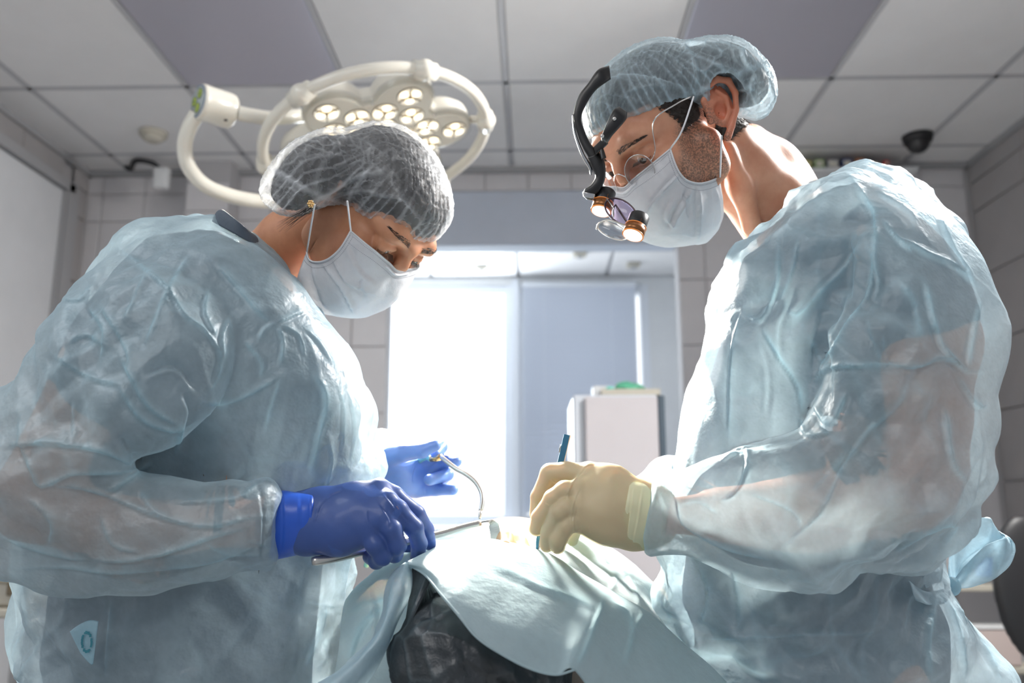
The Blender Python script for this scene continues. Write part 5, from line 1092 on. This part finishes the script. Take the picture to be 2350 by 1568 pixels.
def lens_ring(name, c, a_, b_, mat, lens, parent, r_=.0007):
    th = np.linspace(0, 2*np.pi, 48, endpoint=False); pts = np.array([c+a_*math.cos(q)+b_*math.sin(q) for q in th]); o = MB().tube(pts, r_, 8, closed=True).build(name, mat, parent, True)
    n_ = np.cross(a_, b_); n_ /= np.linalg.norm(n_); V = np.concatenate([c[None]+n_*.0022, pts+n_*.0004, pts-n_*.0004, c[None]+n_*.0012]); k = 48
    F3 = [(0, 1+i, 1+(i+1) % k) for i in range(k)]+[(97, 49+(i+1) % k, 49+i) for i in range(k)]; F4 = [(1+i, 49+i, 49+(i+1) % k, 1+(i+1) % k) for i in range(k)]
    mk('lens', V, F4, lens, o, True, F3); return o
c = P(1425, 486, .992); lens_ring('flip_lens_rim', c, P(1462, 497, .984)-c, P(1431, 513, .982)-c+FW*.008, rim, lensA, lp, .0011)
c = P(1405, 530, .995); lens_ring('flip_lens_rim', c, P(1440, 541, .986)-c, P(1408, 548, .982)-c, M['steel'], lensB, lp, .0008)
MB().tube(cr(np.array([P(1369, 527, .99), P(1374, 514, .99), P(1390, 506, .988), P(1408, 508, .986), P(1432, 516, .985), P(1450, 520, .985)]), 5), .0012, 8).build('bridge_bar', M['steel'], lp, True)
MB().tube([P(1392, 455, 1.0), P(1408, 478, .99), P(1408, 500, .99)], .0010, 8).build('lens_arm', M['chrome'], lp, True)
MB().tube([P(1408, 478, .992), P(1412, 470, .99), P(1440, 512, .986), P(1455, 505, .985)], .0012, 8).build('lens_hinge', rim, lp, True)
gl_ = thing('eyeglasses', P(1440, 365, .98), 'thin rimless round eyeglasses worn over the face mask', 'eyeglasses'); wire = simple('silver_wire', (.75, .74, .73), .22, metal=1)
LC = {}
for s_ in (1, -1):
    c = PM.w((.104-.002, s_*.0325, -.008)); a_ = PM.R@np.array([-.0062, s_*.0205, 0]); b_ = PM.R@np.array([-.003, 0, .0215])
    lens_ring('lens_rim', c, a_, b_, wire, glassy('spectacle_lens', (.97, .97, .97), .05), gl_, .00055); LC[s_] = (c, a_, b_)
MB().tube(cr(np.array([LC[1][0]-LC[1][1]+LC[1][2]*.1, PM.w((.1085, .004, .001)), PM.w((.1085, -.004, .001)), LC[-1][0]-LC[-1][1]+LC[-1][2]*.1]), 4), .0008, 8).build('bridge', wire, gl_, True)
c, a_, b_ = LC[1]; MB().tube(cr(np.array([c+a_*.96+b_*.25, PM.w((.085, .058, .006)), P(1500, 278, .975), P(1550, 240, .978), P(1585, 222, .99)]), 6), .0008, 8).build('temple', wire, gl_, True)
c, a_, b_ = LC[-1]; MB().tube(cr(np.array([c+a_*.96+b_*.25, PM.w((.085, -.058, .006)), PM.w((.03, -.078, .015)), PM.w((-.02, -.084, .018))]), 6), .0008, 8).build('temple', wire, gl_, True)
# ------------------------------------------------------------------ operating lamp
LC0 = P(865, 322, 2.1); k1 = 2.1/FPX
rd_ = (LC0-CAM)/np.linalg.norm(LC0-CAM); rt_ = RT-rd_*(RT@rd_); rt_ /= np.linalg.norm(rt_); up_ = np.cross(rt_, rd_); E1 = (rt_*250+up_*50)*k1; rr_ = np.linalg.norm(E1); e1 = E1/rr_; E2 = (-rt_*28+up_*140)*k1; bz_ = math.sqrt(max(rr_**2-E2@E2, 0)); E2 = E2-rd_*bz_; E2 -= e1*(E2@e1); e2 = E2/np.linalg.norm(E2); en = np.cross(e1, e2)
if en[2] > 0: en = -en
RR = rr_
lamp = thing('operating_lamp', LC0-en*.1, 'cream ring-framed operating lamp with lit lenses, behind the grey bouffant cap', 'lamp')
cream = simple('cream_enamel', (.74, .71, .63), .28, coat=.4); cream2 = simple('cream_face_plate', (.72, .69, .60), .35, coat=.3)
th = np.linspace(0, 2*np.pi, 96, endpoint=False); LP = lambda r_, t_, h_=0: LC0+RR*r_*(e1*math.cos(t_)+e2*math.sin(t_))+en*h_
MB().tube(np.array([LP(1.0, q, .008) for q in th]), .0145, 18, closed=True).build('ring_handle', cream, lamp, True)
Rl = np.stack([e1, e2, en], 1)
for i in range(6):
    q = math.radians(60*i); rd = e1*math.cos(q)+e2*math.sin(q); mb = MB()
    mb.ellip(LP(1.0, q, .008), (.026, .026, .024), Rl, 20, 12).tube([LP(1.0, q-.10, .008), LP(1.0, q+.10, .008)], [.0205, .0205], 18).tube([LP(1.0, q, .008), LP(.86, q, -.006)], [.014, .010], 12); mb.build('ring_joint', cream, lamp, True)
def flower(t_, grow=0):
    """six-lobed outline as a polar radius"""
    q = (t_+math.pi/6) % (math.pi/3)-math.pi/6; c_, R_ = .61, .245+grow; v = c_*math.cos(q); disc = R_*R_-(c_*math.sin(q))**2
    r1 = v+math.sqrt(disc) if disc > 0 else 0; r2 = .60+grow; return (r1**10+r2**10)**.1 if r1 > 0 else r2
def shell(profile, mat, name, parent, n=168, close=True):
    """profile: list of (grow, height)"""
    V = []; k = len(profile)
    for (gw, h_) in profile:
        for i in range(n): t_ = 2*math.pi*i/n; V.append(LP(max(flower(t_)+gw, .02), t_, h_))
    F4 = [(a_*n+i, a_*n+(i+1) % n, (a_+1)*n+(i+1) % n, (a_+1)*n+i) for a_ in range(k-1) for i in range(n)]; V.append(LP(0, 0, profile[0][1])); V.append(LP(0, 0, profile[-1][1]))
    F3 = [(k*n, (i+1) % n, i) for i in range(n)]+[(k*n+1, (k-1)*n+i, (k-1)*n+(i+1) % n) for i in range(n)]; return mk(name, V, F4, mat, parent, True, F3)
shell([(-.35, -.052), (-.20, -.054), (-.06, -.048), (-.01, -.034), (.0, -.020), (.0, .0), (-.008, .006)], cream, 'housing', lamp)
shell([(-.02, .000), (-.018, .010), (-.030, .014), (-.05, .0145), (-.3, .015)], cream2, 'face_plate', lamp)
shell([(.012, -.004), (.016, .006), (.010, .012), (-.004, .012), (-.004, .004), (.010, .002)], glassy('acrylic_rim', (.97, .97, .96), .12), 'clear_rim', lamp)
refl = simple('reflector', (.80, .74, .64), .12, metal=1); led = simple('led_glow', (1, .93, .78), .3, em=(1, .86, .62), ems=1.9); ring_m = simple('lens_ring_dark', (.20, .17, .13), .3, metal=.7)
petal = simple('reflector_lit', (.95, .88, .72), .15, metal=1, em=(1, .88, .68), ems=.55)
spots_ = [(.27, 60*i+10) for i in range(6)]
for i in range(6): spots_ += [(.70, 60*i), (.475, 60*i-15.5), (.475, 60*i+15.5)]
proto = None
for (r_, dg) in spots_:
    q = math.radians(dg); c = LP(r_, q, .0155); mb = MB(); th2 = np.linspace(0, 2*np.pi, 30, endpoint=False); R0 = .0305
    lm = MB().tube(np.array([c+R0*(e1*math.cos(a_)+e2*math.sin(a_)) for a_ in th2]), .0013, 6, closed=True).build('lens_module', ring_m, lamp, True)
    V = [c-en*.0005+0*e1]; 
    prof = [(.0, .0), (.012, .0), (.022, .0016), (.0300, .0022)]; V = []
    for (a1_, h_) in prof[1:]:
        for a_ in th2: V.append(c+a1_*(e1*math.cos(a_)+e2*math.sin(a_))+en*h_)
    F4 = [(j*30+i_, j*30+(i_+1) % 30, (j+1)*30+(i_+1) % 30, (j+1)*30+i_) for j in range(2) for i_ in range(30)]; V.append(c+en*.0005); F3 = [(90, (i_+1) % 30, i_) for i_ in range(30)]
    mk('reflector_bowl', V, F4, petal, lm, True, F3)
    for k_ in range(3):
        a_ = math.radians(120*k_+dg*3+20); u = e1*math.cos(a_)+e2*math.sin(a_); v = np.cross(en, u)
        MB().box(c+u*.0155+en*.003, (.0140, .0011, .0022), np.stack([u, v, en], 1)).build('divider', ring_m, lm)
        a_ += math.radians(60); u = e1*math.cos(a_)+e2*math.sin(a_); MB().ellip(c+u*.0160+en*.0035, (.0105, .0085, .0022), Rl, 14, 6).build('led', led, lm, True)
    MB().ellip(c+en*.003, (.0042, .0042, .0055), Rl, 12, 6).build('hub', ring_m, lm, True)
for i in range(12):
    q = math.radians(30*i+12 if i % 2 else 30*i+14); MB().ellip(LP(.60 if i % 2 == 0 else .52, q+.22, .0155), (.0035, .0035, .0022), Rl, 10, 6).build('screw', M['chrome'], lamp, True)
hc = MB().tube([LP(0, 0, .012), LP(0, 0, .09), LP(0, 0, .12)], [.030, .026, .020], 24); hc.build('centre_handle', cream, lamp, True)
DY = 2.02
yk = cr(np.array([P(452, 262, 1.95), P(432, 300, 1.95), P(424, 340, 1.96), P(434, 385, 1.97), P(470, 425, 1.99), P(530, 450, 2.02), P(600, 462, 2.06), P(690, 462, 2.15), P(800, 440, 2.25)]), 8); MB().tube(yk, .0178, 20).build('yoke', cream, lamp, True)
yk = cr(np.array([P(548, 260, 1.97), P(580, 266, 1.98), P(620, 271, 2.0), P(670, 268, 2.04), P(730, 262, 2.12), P(800, 262, 2.2)]), 8); MB().tube(yk, .0175, 20).build('yoke', cream, lamp, True)
A = P(455, 232, 1.93); B = P(540, 255, 1.97); ax_ = (B-A)/np.linalg.norm(B-A); L = np.linalg.norm(B-A); ax_ = ax_+FW*.35; ax_ /= np.linalg.norm(ax_); r_ = .043
MB().tube([A, A+ax_*.004, A+ax_*.012, A+ax_*.0125, A+ax_*(L-.014), A+ax_*(L-.004), A+ax_*(L+.002)], [r_*.94, r_*.99, r_*1.0, r_*.985, r_*.985, r_*.95, r_*.80], 48).build('control_head', cream, lamp, True)
Ra = frame(-ax_, UP); pb_ = A-ax_*.0006
MB().tube([pb_+ax_*.001, pb_-ax_*.0004], [r_*.90, r_*.90], 40).build('panel_edge', simple('panel_blue', (.05, .14, .30), .4), lamp, True)
pn_ = MB().tube([pb_, pb_-ax_*.0010], [r_*.84, r_*.84], 40).build('control_panel', simple('panel_grey', (.40, .44, .44), .4), lamp, True)
btn = simple('button_green', (.48, .60, .08), .4); bx_ = simple('button_mark', (.10, .16, .12), .5); u, v = Ra[:, 0], Ra[:, 1]
v = np.cross(ax_, u)
for (a_, b_, sy) in ((.36, -.25, 'lamp'), (.02, .38, 'plus'), (-.42, -.12, 'minus')):
    c = pb_-ax_*.0014+u*a_*r_+v*b_*r_*-1; MB().tube([c, c-ax_*.0010], [r_*.285]*2, 24).build('button_edge', bx_, pn_, True); MB().tube([c-ax_*.0006, c-ax_*.0014], [r_*.245]*2, 24).build('button', btn, pn_, True)
    c2 = c-ax_*.0017; mb = MB(); Rb = np.stack([u, v, ax_], 1)
    if sy == 'minus': mb.box(c2, (.0055, .0011, .0003), Rb@np.array([[.8, .6, 0], [-.6, .8, 0], [0, 0, 1]]).T)
    if sy == 'plus': mb.box(c2, (.0055, .0011, .0003), Rb).box(c2, (.0011, .0055, .0003), Rb)
    if sy == 'lamp':
        mb.ellip(c2, (.0026, .0026, .0005), Rb, 10, 6)
        for k_ in range(6): a2 = k_*math.pi/3; dd_ = u*math.cos(a2)+v*math.sin(a2); mb.box(c2+dd_*.0050, (.0013, .0005, .0003), np.stack([dd_, np.cross(ax_, dd_), ax_], 1))
    mb.build('button_symbol', bx_, pn_)
MB().ellip(pb_-ax_*.0012+u*.030, (.0022, .0022, .0008), np.stack([u, v, ax_], 1), 10, 6).build('sensor_dot', bx_, pn_, True)
MB().ellip(P(518, 276, 1.915), (.0048, .0042, .0030), frame(UP)).build('screw_hole', M['black'], lamp, True)
MB().tube([LP(0, 0, -.07), LP(0, 0, -.10)], [.06, .045], 24).tube(cr(np.array([P(800, 262, 2.2), P(850, 320, 2.3), P(800, 440, 2.25), P(720, 470, 2.18), P(650, 560, 2.2), P(600, 800, 2.25), P(600, 1100, 2.3), P(600, 2000, 2.3)*np.array([1, 1, 0])+np.array([0, 0, .05])]), 6), .024, 18).build('suspension_arm', cream, lamp, True)
fb = P(600, 2000, 2.3); MB().box((fb[0], fb[1], .04), (.22, .22, .04), bev=.03).build('floor_base', cream, lamp)
sp_ = D.lights.new('lamp_beam', 'AREA'); sp_.energy = 60; sp_.color = (1, .95, .86); sp_.shape = 'DISK'; sp_.size = .34; sp_.spread = math.radians(75); so = D.objects.new('lamp_beam', sp_); COL.objects.link(so)
so.parent = lamp; tgt = P(1180, 1260, 1.05); lo_ = LC0+en*.045; so.location = lo_-worg(lamp); so.rotation_euler = (Vector(tgt)-Vector(lo_)).to_track_quat('-Z', 'Y').to_euler()
# ------------------------------------------------------------------ small things around the room
def ceil_pt(px, py, z=RZ): d = P(px, py, 1.0)-CAM; return CAM+d*((z-CAM[2])/d[2])
def wall_pt(px, py, y=YB): d = P(px, py, 1.0)-CAM; return CAM+d*((y-CAM[1])/d[1])
c = ceil_pt(352, 304); t = thing('smoke_detector', c, 'round white smoke detector on the ceiling left of the lamp', 'smoke detector')
MB().tube([c+z_(0, 0, 0), c-z_(0, 0, .018)], [.058, .055], 28).build('base', M['beige'], t, True); MB().tube([c-z_(0, 0, .018), c-z_(0, 0, .032), c-z_(0, 0, .042)], [.046, .042, .026], 24).build('cap', M['beige'], t, True)
c = ceil_pt(2105, 312); t = thing('dome_camera', c, 'black dome security camera on the ceiling at the right', 'camera'); MB().tube([c, c-z_(0, 0, .03)], [.062, .056], 28).build('housing', M['dark'], t, True)
MB().ellip(c-z_(0, 0, .032), (.048, .048, .046)).build('dome', M['black'], t, True)
c = wall_pt(371, 410, YB-.16); t = thing('junction_box', c, 'white junction box with a grey cable high on the pipe casing', 'junction box'); MB().box(c, (.032, .022, .048), bev=.006).build('box', M['white_paint'], t); MB().box(c-z_(0, .022, .01), (.02, .004, .03), bev=.003).build('cover', M['white_paint'], t)
MB().tube(cr(np.array([c+z_(-.01, 0, .045), c+z_(-.05, 0, .075), c+z_(-.12, -.01, .082), ceil_pt(300, 384)+z_(0, 0, -.01), ceil_pt(288, 380)]), 6), .011, 10).build('cable', M['dark'], t, True)
for (px, py, yy, lb) in ((1330, 580, 4.95, 'small beige ceiling sensor in the window alcove'), (1453, 605, 5.2, 'small grey ceiling sensor near the right end of the alcove'), (1105, 612, 5.25, 'flat round ceiling vent above the bare window')):
    c = ceil_pt(px, py); t = thing('ceiling_sensor', c, lb, 'sensor'); MB().box(c-z_(0, 0, .012), (.042, .042, .012), bev=.006).build('housing', M['beige'], t); MB().ellip(c-z_(0, 0, .026), (.02, .02, .012)).build('eye', M['trim'], t, True)
# cabinet with a box and a green bag on top
yc = 3.05; w0 = wall_pt(1340, 905, yc); w1 = wall_pt(1510, 905, yc); zt = w0[2]; dx = (w1[0]-w0[0])/2; cx = (w0[0]+w1[0])/2
cab = thing('cabinet', (cx, yc+.22, 0), 'tall pale grey metal cabinet standing in front of the blind', 'cabinet')
Rc = frame((0, 0, 1), (1, -.0, 0)); MB().box((cx-.02, yc+.24, zt/2), (dx+.02, .22, zt/2), bev=.006).build('carcass', M['cab_side'], cab)
MB().box((cx, yc+.006, zt/2+.02), (dx-.003, .010, zt/2-.03), bev=.004).build('door', M['cab'], cab); MB().box((cx-dx+.03, yc-.012, 1.0), (.006, .008, .06), bev=.003).build('handle', M['chrome'], cab)
t = thing('wall_screen', (w1[0]+.03, yc+.3, 0), 'narrow dark upright panel beside the cabinet', 'panel'); MB().box((w1[0]+.018, yc+.2, zt/2), (.012, .16, zt/2), bev=.003).build('panel', simple('dark_blue_grey', (.07, .10, .13), .5), t)
c = np.array([cx+.04, yc+.12, zt]); t = thing('cardboard_box', c, 'low pale box lying on top of the cabinet', 'box'); MB().box(c+z_(.0, 0, .012), (.11, .09, .012), bev=.002).build('tray', M['beige'], t); MB().box(c+z_(-.10, .02, .022), (.035, .05, .022), bev=.002).build('lid', M['white_paint'], t)
bag = simple('green_plastic', (.10, .42, .26), .35, bump=.5, bscale=60); teal = simple('teal_plastic', (.10, .62, .50), .3)
c = c+z_(-.0, -.02, .026); g = G(c-.1, c+.1, .005); g.ell(c+z_(-.01, 0, .012), (.05, .04, .020), .02).ell(c+z_(.03, 0, .008), (.035, .03, .012), .02); V, F = g.mesh(1); V = V+vnorm(V, F)*(.006*vnoise(V, .02))[:, None]
tag(mk('plastic_bag', V, flip_if(V, F), bag), 'crumpled green plastic bag on the low box on the cabinet', 'bag')
c = c+z_(-.075, -.04, -.010); tag(MB().tube([c+z_(0, 0, -.018), c+z_(0, 0, .012), c+z_(0, 0, .02)], [.018, .018, .010], 18).build('bottle_cap', teal, None, True), 'teal screw cap on top of the cabinet, left of the green bag', 'cap')
# coloured cartons high on the back wall behind the shoulder
sh = wall_pt(1950, 398, YB-.09); shf = thing('wall_shelf', sh+z_(0, .09, -.0), 'white wall shelf just under the ceiling behind the right-hand person\'s shoulder', 'shelf'); MB().box(sh+z_(0, .0, -.012), (.27, .08, .008), bev=.002).build('board', M['white_paint'], shf)
for x in (-.2, .2): MB().box(sh+z_(x, .06, -.04), (.006, .02, .03)).build('bracket', M['trim'], shf)
rr = random.Random(3); x = -.24
for (nm, col_, wd) in (('yellow and green', (.55, .50, .12), .05), ('pale green', (.32, .42, .22), .045), ('grey', (.40, .40, .40), .05), ('navy', (.05, .07, .16), .05), ('orange-brown', (.42, .16, .07), .045), ('black', (.03, .03, .04), .05), ('dark red', (.45, .06, .05), .03)):
    c = sh+z_(x+wd/2, -.02, -.004); t = thing('carton', c, nm+' carton in the row on the shelf under the ceiling', 'carton', 'cartons on the high shelf'); hz = rr.uniform(.018, .026)
    MB().box(c+z_(0, 0, hz), (wd/2-.002, .05, hz), bev=.002).build('box', simple('carton_'+nm.replace(' ', '_').replace('-', '_'), col_, .5), t); MB().box(c+z_(0, -.0505, hz), (wd/2-.010, .0006, hz*.5)).build('label', simple('carton_label', (.6, .58, .5), .6), t); x += wd+.012
# trolley at the left edge
c = wall_pt(18, 1412, 2.3); t = thing('supply_trolley', (c[0]-.12, 2.42, 0), 'dim beige supply trolley at the left edge behind the gown', 'trolley'); zt = c[2]+.02
for z in (zt, zt-.35, .22): MB().box((c[0]-.10, 2.42, z-.012), (.22, .16, .012), bev=.005).build('shelf', M['beige'], t)
for (x, y) in ((-.31, 2.27), (.11, 2.27), (-.31, 2.57), (.11, 2.57)):
    MB().tube([(c[0]+x, y, .06), (c[0]+x, y, zt)], .012, 12).build('post', M['trim'], t, True); MB().ellip((c[0]+x, y, .035), (.014, .034, .034)).build('caster', M['dark'], t, True)
c2 = np.array([c[0]+.02, 2.34, zt]); t = thing('storage_bin', c2, 'small beige bin with a brown clip on the trolley at the left edge', 'bin'); MB().box(c2+z_(-.03, 0, .035), (.07, .05, .033), bev=.008).build('body', M['beige'], t); MB().box(c2+z_(-.03, 0, .070), (.075, .055, .006), bev=.003).build('lid', simple('bin_lid', (.40, .36, .28), .5), t); MB().box(c2+z_(.0, -.056, .05), (.02, .006, .018), bev=.003).build('clip', simple('brown_clip', (.14, .11, .07), .5), t)
# chair and equipment stand at the right edge
c = wall_pt(2322, 1400, 2.45); t = thing('office_chair', (c[0]+.10, 2.5, 0), 'black office chair at the right edge behind the tied gown', 'chair')
g = G((c[0]-.25, 2.2, .3), (c[0]+.55, 2.85, 1.25), .012); bk = wall_pt(2318, 1330, 2.42); g.ell(bk+z_(.05, 0, -.02), (.10, .035, .20), .03)
V, F = g.mesh(2); mk('backrest', V, flip_if(V, F), M['dark'], t); MB().box((c[0]+.16, 2.62, .47), (.22, .21, .035), bev=.03).build('seat', M['dark'], t, True); MB().tube([bk+z_(.06, .03, -.12), bk+z_(.07, .05, -.3), (c[0]+.12, 2.6, .45)], .014, 12).build('back_strut', M['trim'], t, True)
MB().tube([(c[0]+.16, 2.62, .08), (c[0]+.16, 2.62, .44)], .025, 16).build('gas_column', M['trim'], t, True)
for k_ in range(5):
    a_ = k_*math.tau/5; e_ = (c[0]+.16+.25*math.cos(a_), 2.62+.25*math.sin(a_), .06); MB().tube([(c[0]+.16, 2.62, .10), e_], [.02, .014], 10).build('leg', M['black'], t, True); MB().ellip((e_[0], e_[1], .03), (.02, .03, .03)).build('caster', M['dark'], t, True)
c = wall_pt(2258, 1400, 3.0); t = thing('equipment_stand', (c[0], 3.0, 0), 'steel equipment stand with beige trays behind the tied gown', 'stand')
for dx_ in (-.10, .115): MB().tube([(c[0]+dx_, 3.0, 0.02), (c[0]+dx_, 3.0, 1.02)], .014, 12).build('post', M['trim'], t, True)
for z in (.38, .62, .88): MB().box((c[0], 3.0, z), (.12, .10, .012), bev=.004).build('tray', M['beige'], t)
MB().box((c[0]+.005, 3.0, .012), (.14, .14, .012), bev=.004).build('base', M['dark'], t)
c3 = np.array([c[0], 2.97, .892]); t = thing('monitor_unit', c3, 'small grey monitor unit with a blue screen on the equipment stand', 'device'); MB().box(c3+z_(0, 0, .05), (.085, .06, .048), bev=.006).build('case', M['trim'], t); MB().box(c3+z_(.0, -.061, .055), (.06, .001, .03)).build('screen', simple('blue_screen', (.03, .06, .25), .3, em=(.05, .12, .6), ems=.5), t)
c3 = np.array([c[0]-.02, 2.96, .632]); t = thing('storage_box', c3, 'pale pink-beige box on the middle tray of the equipment stand', 'box'); MB().box(c3+z_(0, 0, .06), (.075, .06, .058), bev=.004).build('box', simple('pink_beige', (.60, .50, .47), .6), t); MB().box(c3+z_(0, 0, .121), (.078, .063, .004), bev=.002).build('lid', M['white_paint'], t)
